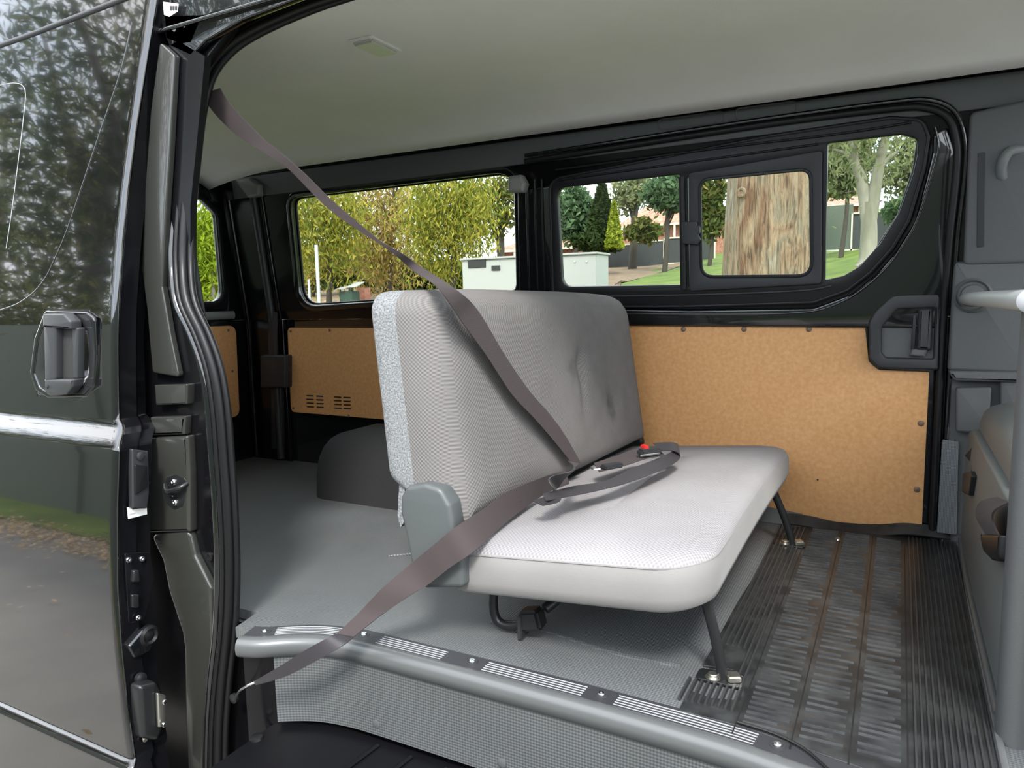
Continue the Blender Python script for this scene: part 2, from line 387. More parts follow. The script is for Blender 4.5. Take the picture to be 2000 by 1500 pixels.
# rear belt reel box and pipe on the pillar
q0=YP(2.88)
rb=thing('belt_reel_cover','dark boxy belt reel cover on the rear pillar left of the vented panel','belt reel',at(530,880,2.88))
put('cover',plate(q0,fillet(q0.pts([(508,694),(556,694),(556,758),(508,758)]),.012),th=.07,off=-.035,bev=.01),'plastic',parent=rb)
put('strap',plate(q0,fillet(q0.pts([(519,610),(536,610),(536,694),(519,694)]),.003),th=.004,off=-.02),'webdark',parent=rb)
put('lower_pipe',plate(q0,fillet(q0.pts([(521,758),(541,758),(543,880),(523,880)]),.003),th=.03,off=-.04,bev=.006),'plastic',parent=rb)

# ---- rear wall (tailgate) at X=-3.3
RW=XP(-3.3)
rwwin=fillet([(1.5,.92),(2.80,.90),(2.79,1.38),(2.70,1.45),(1.5,1.47)],[.1,.09,.05,.06,.1])
wr=put('wall_rear',plate(RW,[(1.38,-.02),(2.98,-.02),(2.98,.78),(2.84,1.62),(1.46,1.62),(1.38,.8)],[rwwin],th=.03,off=-.015,bev=.003),'paint',kind='structure')
w2=put('window_2',ring(RW,grow(rwwin,.03),.035,.02,.004,.008),'rubber',kind='structure')
put('pane',plate(RW,grow(rwwin,.01),th=.004,off=-.02),'glass',parent=w2)
lp=put('trim_4',tube([(-3.27,1.5,.84),(-3.27,2.3,.83),(-3.27,2.84,.83)],.022,10,squash=(1,.6,(0,0,1))),'trimlight',kind='structure')
# tailgate panel
def screws(parent,pl,pxs,r=.008,m='screw',name='screw',off=0):
    first=None
    for p in pxs:
        u,v=pl.px(*p); c=pl.to(u,v,off)
        if first is None:
            first=put(name,lathe([(r,0),(r*.95,r*.25),(r*.6,r*.5),(r*.15,r*.55)],c,pl.n,12),m,parent,loc=c)
        else:
            k=first.copy(); COL.objects.link(k); k.parent=parent; k.location=c-wloc(parent)
tp=thing('hardboard_panel','narrow tan hardboard panel on the tailgate at far left, partly behind the door seal','panel',(-3.29,2.3,.2))
tpo=fillet([(1.55,.285),(2.855,.255),(2.87,.77),(1.55,.785)],.05)
put('board',plate(RW,tpo,th=.006,off=.006,bev=.002),'mdf',parent=tp)
screws(tp,PL((-3.291,0,0),(0,1,0),(0,0,1)),[(446,645),(454,725),(451,806)],.008)
# rear side panel with vents
rs=thing('hardboard_panel','tan hardboard side panel with louvred vents beneath the long rear side window','panel',(-2.4,2.94,.25))
o=fillet(FW.pts([(563,640),(1012,642),(1012,840),(570,804)]),[.03,.03,.03,.03])
slots=[]
for bx in (599,618,653,671):
    for k in range(4):
        y0=771+k*7.2+(bx-599)*.05; x0=bx+k*.3
        slots.append(FW.pts([(x0,y0),(x0+15,y0+.6),(x0+15,y0+3.6),(x0,y0+3.0)]))
put('board',plate(FW,o,slots,th=.006,off=.003,bev=.0),'mdf',parent=rs)
put('vent_backing',plate(FW,FW.pts([(592,765),(696,765),(696,806),(592,806)]),th=.001,off=-.0006),'ink',parent=rs)
screws(rs,YP(2.934),[(568,647),(644,645),(569,724),(573,797),(681,812)],.008)

# ---- far sliding door: window frame, hardboard panel, handle
d2=put('door_2',plate(FU,fillet(FU.pts([(1092,600),(1350,604),(1590,600),(1665,572),(1710,536),(1750,490),(1786,434),(1808,350),(1820,300),(1822,262),(1850,246),(1868,300),(1850,640),(1250,634),(1092,634)]),[.01,.01,.06,.05,.05,.05,.06,.06,.02,.02,.03,.03,.05,.01,.01]),th=.02,off=.012,bev=.008),'paint',kind='structure')
put('highlight_bead',tube([FU.to(*FU.px(*p),.022) for p in ((1100,610),(1350,612),(1560,609),(1639,590),(1693,557),(1738,514),(1765,474),(1790,430),(1818,345),(1832,290),(1826,250))],.005,8),'paint',parent=d2)  # thin glossy tube added to catch a highlight along the window edge
put('lower_shell',plate(YP(2.955),fillet(YP(2.955).pts([(1092,630),(1850,630),(1832,1050),(1092,1120)]),.01),th=.02,off=0,bev=.004),'paint',parent=d2)
# rubber surround
sur_o=fillet(FU.pts([(1078,352),(1500,268),(1740,232),(1800,236),(1812,268),(1803,330),(1773,430),(1740,485),(1700,530),(1655,565),(1590,588),(1350,596),(1086,598)]),[.06,.01,.05,.04,.03,.05,.06,.05,.05,.05,.06,.01,.06])
pane_l=fillet(FU.pts([(1092,368),(1331,341),(1334,555),(1103,559)]),[.045,.008,.008,.045])
mid=fillet(FU.pts([(1346,345),(1606,300),(1603,548),(1350,560)]),.008)
quart=fillet(FU.pts([(1618,281),(1760,264),(1790,272),(1792,300),(1783,340),(1756,415),(1720,474),(1680,519),(1648,538),(1613,546)]),[.008,.03,.02,.02,.03,.05,.05,.05,.04,.008])
w3=put('window_3',plate(FU,sur_o,[pane_l,mid,quart],th=.03,off=.012,bev=.005),'rubber',kind='structure')
put('pane',plate(FU,sur_o,th=.004,off=-.012),'glass',parent=w3)
so_=fillet(FU.pts([(1086,330),(1500,268),(1800,226),(1836,290),(1760,466),(1684,566),(1570,607),(1086,607)]),[.06,.01,.09,.08,.1,.1,.12,.02])
put('outer_moulding',ring(FU,grow(sur_o,.008),.014,.03,.014,.006),'rubber',parent=w3)
for L in ([(1090,332),(1405,290),(1640,262),(1780,240)],[(1095,352),(1340,318),(1600,282)]):
    P=[FU.to(*FU.px(*p),.03) for p in L]; put('channel_rib',tube(P,.004,8),'rubber',parent=w3)
P=[FU.to(*FU.px(*p),.028) for p in ((1105,578),(1350,574),(1560,566),(1625,556))]; put('channel_rib',tube(P,.005,8),'plastic',parent=w3)
# sliding sash
sash_o=fillet(FU.pts([(1350,338),(1608,294),(1606,552),(1352,566)]),.012)
sash_i=fillet(FU.pts([(1372,351),(1586,330),(1588,536),(1375,538)]),[.04,.04,.05,.05])
sa=put('sliding_sash',plate(FU,sash_o,[sash_i],th=.02,off=.034,bev=.004),'plastic',parent=w3)
put('sash_seal',ring(FU,grow(sash_i,.006),.012,.01,.044,.003),'rubber',parent=sa)
P=[FU.to(*FU.px(*p),.046) for p in ((1337,345),(1340,562))]; put('sash_rail',tube(P,.011,8,smooth=False,squash=(.5,1,tuple(FU.n))),'rubber',parent=sa)
lt=put('latch',plate(FU,fillet(FU.pts([(1340,432),(1368,430),(1372,458),(1376,466),(1370,476),(1342,474)]),.006),th=.02,off=.055,bev=.004),'plastic',parent=sa)
put('latch_lever',box(FU.to(*FU.px(1372,447),.062),(.012,.02,.03),bev=.003),'rubber',parent=sa)
# hardboard door panel
mo=fillet(FW.pts([(1170,636),(1690,640),(1697,706),(1716,722),(1815,726),(1800,1040),(1170,1070)]),[.01,.003,.02,.02,.003,.003,.003])
dp=put('hardboard_board',plate(FW,mo,th=.006,off=.004,bev=.0015),'mdf',parent=d2); dp['label']='large tan hardboard lining'
for p in ((1335,643),(1453,643),(1580,643),(1799,827),(1791,956)):
    u,v=YP(2.932).px(*p); c=YP(2.932).to(u,v); put('screw',lathe([(.0105,0),(.010,.003),(.006,.005),(.002,.0055)],c,(0,-1,0),14),'screw',parent=d2)
u,v=YP(2.9325).px(1597,937); put('pin_hole',lathe([(.004,0),(.0035,.0006)],YP(2.9325).to(u,v),(0,-1,0),10),'ink',parent=d2)
# door handle assembly
HP=YP(2.925)
ho=fillet(HP.pts([(1697,628),(1712,604),(1745,575),(1836,569),(1832,722),(1716,719),(1697,700)]),[.03,.02,.03,.008,.008,.02,.02])
hi=fillet(HP.pts([(1722,640),(1752,604),(1826,601),(1822,700),(1730,697),(1722,688)]),[.02,.02,.006,.006,.012,.01])
hd=put('door_handle',plate(HP,ho,[hi],th=.03,off=.012,bev=.008),'plastic',parent=d2)
put('handle_recess',plate(HP,grow(hi,.01),th=.004,off=.0),'trim',parent=hd)
put('grip',plate(HP,fillet(HP.pts([(1793,601),(1822,600),(1818,684),(1789,683)]),.008),th=.034,off=.014,bev=.012),'plastic',parent=hd)
put('grip_foot',plate(HP,fillet(HP.pts([(1780,681),(1812,681),(1806,696),(1776,694)]),.004),th=.026,off=.012,bev=.005),'trim',parent=hd)
put('side_plate',plate(HP,fillet(HP.pts([(1783,601),(1791,601),(1787,683),(1779,683)]),.001),th=.02,off=.008,bev=.002),'rubber',parent=hd)
# door front edge seal, runs floor to roof
ft=lambda L,o: [FU.to(*FU.px(*p),o) for p in L]
P=[(.135,2.925,.0),(.135,2.925,.5),(.135,2.915,.80)]+ft([(1853,470),(1868,330),(1866,270),(1850,230),(1810,212),(1740,213),(1500,243),(1200,289),(1030,316)],.02)
put('trim_5',tube(P,.013,10),'rubber',kind='structure')
P=[(.163,2.925,.0),(.163,2.925,.5),(.163,2.915,.80)]+ft([(1868,470),(1884,330),(1882,262),(1862,216),(1815,196),(1740,200),(1500,232),(1200,278),(1030,304)],.02)
put('trim_6',tube(P,.008,8),'paint',kind='structure')

# ---- near wall: everything behind the open aperture, plus header
NWp=YP(1.40)
# rear section of near wall (closes the van behind the slid-back door), window opening for light
nrw=fillet([(-3.15,.85),(-1.98,.85),(-1.98,1.42),(-3.15,1.42)],.08)
wn=put('wall_near',plate(YP(1.40),[(-3.34,-.02),(-1.75,-.02),(-1.72,.3),(-1.75,.8),(-1.80,1.2),(-1.72,1.50),(-1.5,1.64),(-1.5,1.75),(-3.34,1.75)],[nrw],th=.03,off=-.015,bev=.003),'jamb',kind='structure')
# header above the aperture
P=[(-1.75,1.43,1.73),(-1.0,1.43,1.775),(1.3,1.43,1.79)]
put('header_rail',tube(P,.06,12,squash=(1,.6,(0,0,1))),'paint',parent=wn)
# aperture rubber seal (two lips) following the opening
SP=PL((0,1.335,.8),(1,0,0),(0,.14,1))
SLo=YP(1.335)
def sealpt(x,y,off=0):
    a=SP.w(x,y) if y<560 else SLo.w(x,y)
    return a+Vector((0,-off,0))
path=[(900,-95),(700,-22),(600,12),(500,56),(440,95),(402,145),(383,220),(370,330),(360,440),(358,520),(366,590),(395,655),(417,720),(430,800),(438,900),(445,1000),(449,1120),(445,1230),(434,1330),(427,1420),(425,1520)]
se=thing('door_seal','black rubber weather seal lining the open doorway at left','door seal',tuple(sealpt(425,1500)))
P=[sealpt(x,y) for x,y in path]; put('outer_lip',tube(P,.013,10),'rubber',parent=se)
P=[sealpt(x-11,y-4 if y<200 else y,.004) for x,y in path]; put('middle_lip',tube(P,.008,8),'rubber',parent=se)
P=[sealpt(x-24,y-9 if y<200 else y,-.004) for x,y in path]; put('flange',tube(P,.012,8),'paint',parent=se)
P=[sealpt(x+9,y+4 if y<200 else y,-.01) for x,y in path]; put('inner_lip',tube(P,.009,8),'rubber',parent=se)
# body pillar behind the seal: stacked pressed steel faces
BP=YP(1.375); BQ=YP(1.36)
pb=put('pillar_base',plate(BP,BP.pts([(348,80),(400,110),(392,200),(372,400),(372,560),(408,680),(440,800),(450,1200),(432,1530),(262,1530),(240,1200),(250,900),(262,600),(285,300),(318,95)]),th=.02,off=-.01),'jamb',parent=wn)
def bp(name,L,r,th,off,bev,m='paint',parent=wn): return put(name,plate(BP,fillet(BP.pts(L),r),th=th,off=off,bev=bev),m,parent=parent)
bp('pillar_face',[(326,86),(354,112),(344,300),(336,420),(328,560),(345,650),(362,735),(306,745),(303,600),(290,540),(296,380),(308,220)],.01,.02,.012,.004,'pil')if 0 else None
M['pillar']=mat('black_pillar_paint',(.03,.031,.028),.25,coat=.6)
bp('pillar_face',[(326,86),(354,112),(344,300),(336,420),(330,560),(345,650),(362,735),(311,726),(300,600),(290,525),(296,380),(308,220)],.01,.02,.012,.004,'pillar')
bp('pillar_block',[(317,750),(381,748),(380,787),(320,789)],.004,.03,.012,.005,'pillar')
bp('pillar_block',[(308,812),(376,810),(374,846),(310,848)],.004,.03,.012,.008,'pillar')
bp('striker_face',[(304,852),(381,848),(385,920),(386,1034),(303,1036),(302,940)],.006,.034,.012,.010,'pillar')
bp('lower_face',[(306,1040),(381,1032),(392,1080),(425,1145),(428,1260),(412,1400),(402,1530),(380,1530),(374,1400),(372,1260),(368,1230),(342,1150),(330,1090)],.02,.03,.008,.010,'pillar')
# stamped marks on the block
txt=[]
# striker
c=BP.w(344,952)
stk=thing('door_striker','oval black latch striker with two bright screws on the door pillar','striker',tuple(c+Vector((0,-.03,0))))
SK=YP(1.348)
put('base_plate',plate(SK,fillet(SK.pts([(326,932),(344,926),(364,934),(366,960),(360,988),(342,996),(324,984),(318,958)]),.012),th=.006,off=.0,bev=.002),'steelblack',parent=stk)
put('striker_loop',tube([SK.to(*SK.px(324,946),.0),SK.to(*SK.px(340,956),.02),SK.to(*SK.px(362,950),.02),SK.to(*SK.px(366,944),.0)],.007,8),'steelblack',parent=stk)
put('wear_strip',box(SK.to(*SK.px(345,965),.02),(.022,.004,.004),bev=.001),'chrome',parent=stk)
for p in ((341,941),(344,981)): hexbolt('screw',SK.to(*SK.px(*p),.003),(0,-1,0),.0105,'chrome',stk,washer=False,socket=True)
bl=put('blanking_plug',lathe([(.014,0),(.014,.004),(.009,.006),(.003,.004)],BP.w(410,1087),(0,-1,0),16),'rubber',parent=wn)
# top hinge bracket and white label
HB=YP(1.395)
hb=thing('door_bracket','black upper guide bracket with two bright bolts at the doorway top corner','bracket',tuple(HB.w(365,90)))
put('bracket_plate',plate(HB,fillet(HB.pts([(330,30),(420,28),(405,50),(388,92),(366,96),(336,84)]),.012),th=.04,off=.0,bev=.008),'paint',parent=hb)
for p in ((357,61),(375,55)): hexbolt('bolt',HB.to(*HB.px(*p),.02),(0,-1,0),.009 if p[0]<360 else .006,'chrome',hb,washer=False)
hs=thing('roof_label','small white printed label at the top of the door pillar','label',tuple(HB.w(352,30)))
put('paper',plate(HB,HB.pts([(338,11),(368,15),(366,30),(350,40),(340,36)]),th=.001,off=.03),'sticker',parent=hs)
for x in (354,359,364): put('print',plate(HB,fillet(HB.pts([(x-2,19),(x+2,19),(x+2,28),(x-2,28)]),.001),th=.001,off=.031),'ink',parent=hs)
bp('upper_frame',[(300,-30),(640,-60),(600,-10),(470,40),(400,80),(372,110),(330,90),(318,60)],.01,.02,-.01,.004,'paint')
# belt upper anchor cover, cream
bc=at(396,165,1.47)
ba=thing('belt_anchor','cream rounded belt guide beside the upper doorway seal','belt anchor',tuple(bc))
put('cover',lathe([(.0,0),(.02,.0),(.028,.012),(.026,.03),(.016,.042),(.004,.045)],bc+Vector((-.03,0,0)),(1,0,0),16),'beige',parent=ba)

# ================================================================== OPEN SLIDING DOOR (left)
def skin_y(z):
    y=1.205
    if z<.515: y-=(.515-z)*.07
    q=min(1,max(0,(z-.500)/.075)); y+=.046*q*q*(3-2*q)
    if z>.62: q=min(z-.62,.30); y+=.11*q*q/.6+ .11*max(0,z-.92)
    if z<-.358: y-=.017*min(1,(-.358-z)/.017)
    return y
def on_skin(x,y):
    Y=1.2
    for _ in range(20): p=YP(Y).w(x,y); Y=skin_y(p.z)
    return p
edge=[(312,-60),(304,0),(280,150),(262,270),(248,380),(238,480),(230,600),(229,720),(231,820),(240,846),(232,880),(228,1000),(229,1150),(236,1260),(248,1380),(262,1480),(268,1540),(275,1620)]
ez=sorted([(on_skin(*p).z,on_skin(*p).x) for p in edge])
def edge_x(z): return float(np.interp(z,[e[0] for e in ez],[e[1] for e in ez]))
zs=sorted(set([round(v,4) for v in lin(-.60,2.02,110)]+[-.39,-.378,-.375,-.367,-.358,-.35,.50,.512,.515,.525,.54,.555,.56,.563,.575]))
D1=bpy.data.objects.new('door_1',None); COL.objects.link(D1); D1.location=(-2.4,1.3,-.6); D1['kind']='structure'
hcut=[on_skin(*p) for p in ((65,608),(190,608),(190,780),(65,780))]
def skinpt(u,z): 
    xe=edge_x(z); return (-3.05+(xe+3.05)*u, skin_y(z)+(.006*max(0,u-.992)/.008) ,z)
us=lin(0,.95,20)+[.97,.98,.992,.996,1.0]
sk=put('skin',grid(us,zs,skinpt),'skinpaint',parent=D1,smooth=True)
md=sk.modifiers.new('s','SOLIDIFY'); md.thickness=.006; md.offset=1
# inner frame of the door, deep jamb
def jamb(u,z):
    xe=edge_x(z)
    return None
jl=[]
V=[];Fc=[]
for i,z in enumerate(zs):
    xe=edge_x(z)-.004; y=skin_y(z)
    V+=[(xe,y+.008,z),(xe+.002,y+.055,z),(xe-.02,y+.075,z),(xe-.02,min(y+.115,1.35+max(0,z-.8)*.14),z),(xe-.25,min(y+.12,1.355+max(0,z-.8)*.14),z)]
for i in range(len(zs)-1):
    for k in range(4): Fc.append((i*5+k,(i+1)*5+k,(i+1)*5+k+1,i*5+k+1))
me=bpy.data.meshes.new('j'); me.from_pydata(V,[],Fc)
put('jamb',me,'jamb',parent=D1).modifiers.new('s','SOLIDIFY').thickness=.003
# door glass, flush, with dark tint
gl=[(330,-120),(290,-20),(272,40),(240,150),(200,265),(165,370),(135,455),(113,505),(90,548),(55,583),(0,607),(-120,630),(-500,700),(-560,100),(-100,128),(0,88),(215,8),(300,-25)]
def skin_patch(L,off,m,name,parent,nz=40,nu=16):
    "sheet that follows the curved skin inside an outline given on it"
    P=[on_skin(*p) for p in L]; z0=min(p.z for p in P); z1=max(p.z for p in P); V=[];Fc=[]
    rows=[]
    for z in lin(z0+.0005,z1-.0005,nz):
        xs_=[]
        for a,b in zip(P,P[1:]+P[:1]):
            if (a.z-z)*(b.z-z)<0: xs_.append(a.x+(b.x-a.x)*(z-a.z)/(b.z-a.z))
        rows.append((z,min(xs_),max(xs_)))
    for z,a,b in rows:
        for u in lin(0,1,nu): V.append((a+(b-a)*u,skin_y(z)-off,z))
    for j in range(nz-1):
        for i in range(nu-1): Fc.append((j*nu+i,j*nu+i+1,(j+1)*nu+i+1,(j+1)*nu+i))
    me=bpy.data.meshes.new('p'); me.from_pydata(V,[],Fc); o=put(name,me,m,parent,smooth=True); o.modifiers.new('s','SOLIDIFY').thickness=.003; return o
M['tint']=mat('tinted_door_glass',(.003,.004,.004),.015,spec=.65,bump=('noise',7,.12,(1,1,1)))
gl=[(282,2),(240,150),(200,265),(165,370),(135,455),(113,505),(90,548),(55,583),(0,607),(-150,640),(-420,640),(-420,215),(0,98),(225,12)]
skin_patch(gl,.004,'tint','door_glass',D1)
def skin_tube(L,r,off,m,name,parent,n=5,**k):
    P=[on_skin(*p)+Vector((0,-off,0)) for p in L]; return put(name,tube(P,r,8,n,**k),m,parent)
skin_tube([(-300,190),(0,92),(120,48),(225,8),(300,-22)],.011,.004,'rubber','window_header',D1,squash=(.5,1,(0,-1,0)))
skin_tube([(262,45),(240,140),(200,258),(165,362),(135,450),(113,502),(90,547),(55,583),(0,607),(-150,645)],.0028,.005,'paint','glass_edge',D1)
skin_tube([(-60,180),(0,168),(30,163),(48,168),(54,186),(50,230),(38,330),(26,420),(16,485)],.0008,.0062,'galv','sash_line',D1)
# exterior handle
HX=YP(skin_y(.75)-.002)
dh=bpy.data.objects.new('exterior_handle',None); COL.objects.link(dh); dh.parent=D1; c=HX.w(128,780); dh.location=c-wloc(D1)
out=fillet(HX.pts([(92,607),(172,609),(189,622),(193,690),(190,752),(176,776),(98,777),(74,762),(63,728),(72,660)]),[.02,.012,.014,.02,.02,.014,.014,.014,.02,.02])
inn=fillet(HX.pts([(98,612),(168,614),(183,628),(188,690),(184,750),(170,769),(104,771),(82,756),(71,728),(79,664)]),[.02,.012,.014,.02,.02,.014,.014,.014,.02,.02])
cut=bpy.data.objects.new('cut',plate(HX,inn,th=.12,off=0)); COL.objects.link(cut)
bo_=sk.modifiers.new('b','BOOLEAN'); bo_.object=cut; bo_.operation='DIFFERENCE'; bo_.solver='EXACT'
bpy.context.view_layer.update(); me=bpy.data.meshes.new_from_object(sk.evaluated_get(bpy.context.evaluated_depsgraph_get()))
sk.modifiers.clear(); sk.data=me; bpy.data.objects.remove(cut)
put('bezel',plate(HX,out,[inn],th=.012,off=.002,bev=.004),'paint',parent=dh)
V=[(*p,0) for p in inn]; c2=Vector((sum(p[0] for p in inn)/len(inn),sum(p[1] for p in inn)/len(inn)))
bm=bmesh.new(); rings=[]
for k in range(9):
    t=k/8; sc=1-.45*math.sin(t*math.pi/2); dp_=-.035*(1-math.cos(t*math.pi/2))+.0045
    rings.append([bm.verts.new(HX.to(c2.x+(p[0]-c2.x)*sc,c2.y+(p[1]-c2.y)*sc,dp_*1.0+.004*0)) for p in inn])
for a,b in zip(rings,rings[1:]):
    for i in range(len(inn)): bm.faces.new((a[i],a[(i+1)%len(inn)],b[(i+1)%len(inn)],b[i]))
bm.faces.new(rings[-1]); me=bpy.data.meshes.new('cup'); bm.to_mesh(me); bm.free()
M['cup']=mat('handle_cup_paint',(.02,.021,.023),.1,coat=1)
M['grip']=None
# lift the cup just proud of the skin
for v in me.vertices: v.co.y=v.co.y-.036 if False else v.co.y
put('cup',me,'cup',parent=dh,smooth=True)
M['grip']=mat('dark_grey_handle_plastic',(.035,.037,.041),.38,bump=('noise',300,.15))
put('pull_grip',plate(HX,fillet(HX.pts([(110,616),(133,614),(133,738),(112,742)]),.006),th=.03,off=.022,bev=.006),'grip',parent=dh)
put('grip_cap',plate(HX,fillet(HX.pts([(110,612),(150,612),(164,626),(164,642),(110,638)]),[.01,.008,.008,.003,.003]),th=.036,off=.022,bev=.006),'grip',parent=dh)
put('grip_back',plate(HX,fillet(HX.pts([(156,638),(168,640),(166,738),(158,738)]),.004),th=.024,off=.012,bev=.004),'grip',parent=dh)
put('grip_slot',plate(HX,fillet(HX.pts([(132,638),(158,640),(160,738),(132,738)]),.003),th=.012,off=.008,bev=.001),'ink',parent=dh)
put('lock_housing',plate(HX,fillet(HX.pts([(110,738),(168,738),(166,752),(154,768),(124,772),(112,764)]),[.004,.004,.006,.01,.01,.008]),th=.034,off=.02,bev=.006),'grip',parent=dh)
c=HX.w(118,752); put('keyhole',lathe([(.006,0),(.006,.003),(.003,.0035)],(c.x,HX.o.y-.038,c.z),(0,-1,0),14),'ink',parent=dh)
# hardware on the door's front edge (faces the opening)
def jp(x,y):   # point on the jamb face (plane facing +X)
    d=ray(x,y); X=-1.835
    for _ in range(6):
        p=CAM+d*(X/d.x); X=edge_x(p.z)+.004
    return p
def jplate(name,L,th,off,bev,m,parent,r=.004):
    c=jp(sum(p[0] for p in L)/len(L),sum(p[1] for p in L)/len(L))
    pl=XP(c.x); return put(name,plate(pl,fillet(pl.pts(L),r),th=th,off=off,bev=bev),m,parent=parent)
jplate('guide_plate',[(251,876),(283,880),(285,962),(281,992),(252,992)],.02,.006,.004,'plastic',D1)
jplate('guide_recess',[(255,906),(280,908),(281,950),(256,966)],.006,.016,.002,'rubber',D1)
c=jp(268,890); put('guide_boss',lathe([(.012,0),(.012,.004),(.008,.006),(.003,.006)],c+Vector((.014,0,0)),(1,0,0),16),'plastic',parent=D1)
jplate('sticker',[(246,991),(284,984),(285,1004),(248,1013)],.001,.005,0,'sticker',D1,.0005)
jplate('sticker_print',[(256,992),(281,988),(281,991),(256,995)],.001,.0056,0,'ink',D1,.0002)
jplate('sticker_print',[(250,1003),(262,1000),(262,1003),(250,1006)],.001,.0056,0,'galv',D1,.0002)
for p in ((249,1093),(275,1091),(268,1206)):
    hexbolt('torx_screw',jp(*p)+Vector((.004,0,0)),(1,0,0),.0085,'chrome',D1,washer=False,socket=True)
jplate('lock_slot',[(254,1112),(266,1112),(268,1136),(252,1136)],.02,.006,.005,'steelblack',D1,.006)
jplate('lock_slot',[(254,1160),(268,1160),(268,1186),(254,1186)],.012,.004,.004,'steelblack',D1,.004)
jplate('lock_plate',[(242,1080),(292,1078),(300,1130),(292,1170),(280,1214),(250,1216)],.006,.0,.002,'jamb',D1,.008)
c=jp(287,1240); put('bump_stop',lathe([(.030,0),(.030,.012),(.022,.018),(.016,.012),(.006,.016)],c+Vector((0,0,0)),(1,0,0),20),'rubber',parent=D1)
jplate('stop_bracket',[(246,1262),(280,1224),(300,1240),(290,1270),(258,1286)],.02,.0,.006,'paint',D1,.012)
c=jp(272,1324); put('upper_roller',lathe([(.016,0),(.016,.012),(.008,.016)],c,(1,0,0),16),'steelblack',parent=D1)
jplate('catch_body',[(256,1334),(290,1326),(300,1345),(302,1420),(292,1442),(262,1436)],.05,.012,.012,'steelblack',D1,.014)
jplate('catch_plate',[(285,1345),(302,1350),(302,1410),(288,1412)],.012,.044,.004,'zinc',D1,.004)
for p in ((298,1362),(297,1406)): hexbolt('catch_screw',jp(*p)+Vector((.05,0,0)),(1,0,0),.007,'chrome',D1,washer=False)
hexbolt('catch_screw',jp(280,1443)+Vector((.004,0,0)),(1,0,0),.007,'zinc',D1,washer=False)
# rubber strip on the trailing side of the door (runs full height, bulges)
P=[jp(300,90),jp(288,300),jp(280,480),jp(285,565),jp(300,640),jp(300,740)]
put('edge_seal',tube([p+Vector((-.01,.045,0)) for p in P],.010,8),'rubber',parent=D1)

# ================================================================== SILL, RISER, STEP
path=[atz(512,1240,0),atz(600,1236,0),atz(705,1246,0),atz(810,1268,0),atz(920,1297,0),atz(1178,1362,0),atz(1517,1470,0)]
# straight run in X, curves outward at the rear
run=[(-1.535,1.300),(-1.51,1.308),(-1.48,1.322),(-1.42,1.362),(-1.35,1.395),(-1.27,1.412),(-1.18,1.418),(-.9,1.420),(-.56,1.420),(-.30,1.412),(-.18,1.400),(.0,1.37),(.14,1.33)]
cl=[Vector((p[0],p[1],0)) for p in cr_spline([(x,y,0) for x,y in run],8)]
def sweep(cl,prof):
    "profile (d outward from the line, z) swept along the sill line"
    V=[];Fc=[];n=len(prof)
    for i,p in enumerate(cl):
        t=(cl[min(i+1,len(cl)-1)]-cl[max(i-1,0)]).normalized(); nn=Vector((t.y,-t.x,0))   # outward (-Y)
        for d,z in prof: V.append(tuple(p+nn*d+Vector((0,0,z))))
    for i in range(len(cl)-1):
        for k in range(n-1): Fc.append((i*n+k,i*n+k+1,(i+1)*n+k+1,(i+1)*n+k))
    me=bpy.data.meshes.new('s'); me.from_pydata(V,[],Fc); anglesmooth(me,40); return me
sc=thing('scuff_plate','long grey sill scuff plate with white anti-slip ribs across the open doorway','sill plate',(-.8,1.4,0))
put('nosing',sweep(cl,[(.008,.004),(.010,.006),(.018,.009),(.030,.010),(.040,.006),(.047,-.002),(.050,-.014),(.048,-.03),(.040,-.04)]),'nosing',parent=sc)
put('tread',sweep(cl,[(-.052,-.002),(-.050,.004),(.012,.005)]),'tread',parent=sc)
bolts=[(-1.505,),(-1.24,),(-.905,),(-.558,),(-.19,)]
bx=[-1.497,-1.235,-.905,-.558,-.185]
def seg(x0,x1): return [p for p in cl if x0<=p.x<=x1]
first=None
for a,b in zip(bx,bx[1:]):
    s_=seg(a+.035,b-.035)
    for k in range(5):
        d=-.036+k*.0095
        r=put('white_rib',sweep(s_,[(d-.0010,.0045),(d-.0006,.0060),(d+.0006,.0060),(d+.0010,.0045)]),'white',parent=sc)
for x in bx:
    p=min(cl,key=lambda q:abs(q.x-x)); c=p+Vector((0,.022,.004))
    put('screw_cup',lathe([(.016,0),(.0155,.002),(.012,.0025),(.010,.001),(.002,.0008)],c,(0,0,1),18),'tread',parent=sc)
    hexbolt('screw',c+Vector((0,0,.001)),(0,0,1),.0085,'chrome',sc,washer=False,socket=True)
# riser below the nosing
rs_=[Vector((p.x,p.y-.034,0)) for p in cl if p.x>-1.445]
riser=put('trim_7',sweep(rs_,[(0,-.02),(.002,-.12),(.0,-.232)]),'vinylside',kind='structure')
rsb=put('trim_8',sweep([Vector((p.x,p.y-.010,0)) for p in cl if p.x<-1.40],[(0,-.02),(0,-.12),(0,-.45)]),'jamb',kind='structure')
for p in ((735,1414),(980,1490)):
    w=YP(1.385).w(*p); put('blind_rivet',lathe([(.012,0),(.012,.003),(.006,.005),(.002,.005)],(w.x,1.386,w.z),(0,-1,0),14),'nosing',parent=riser)
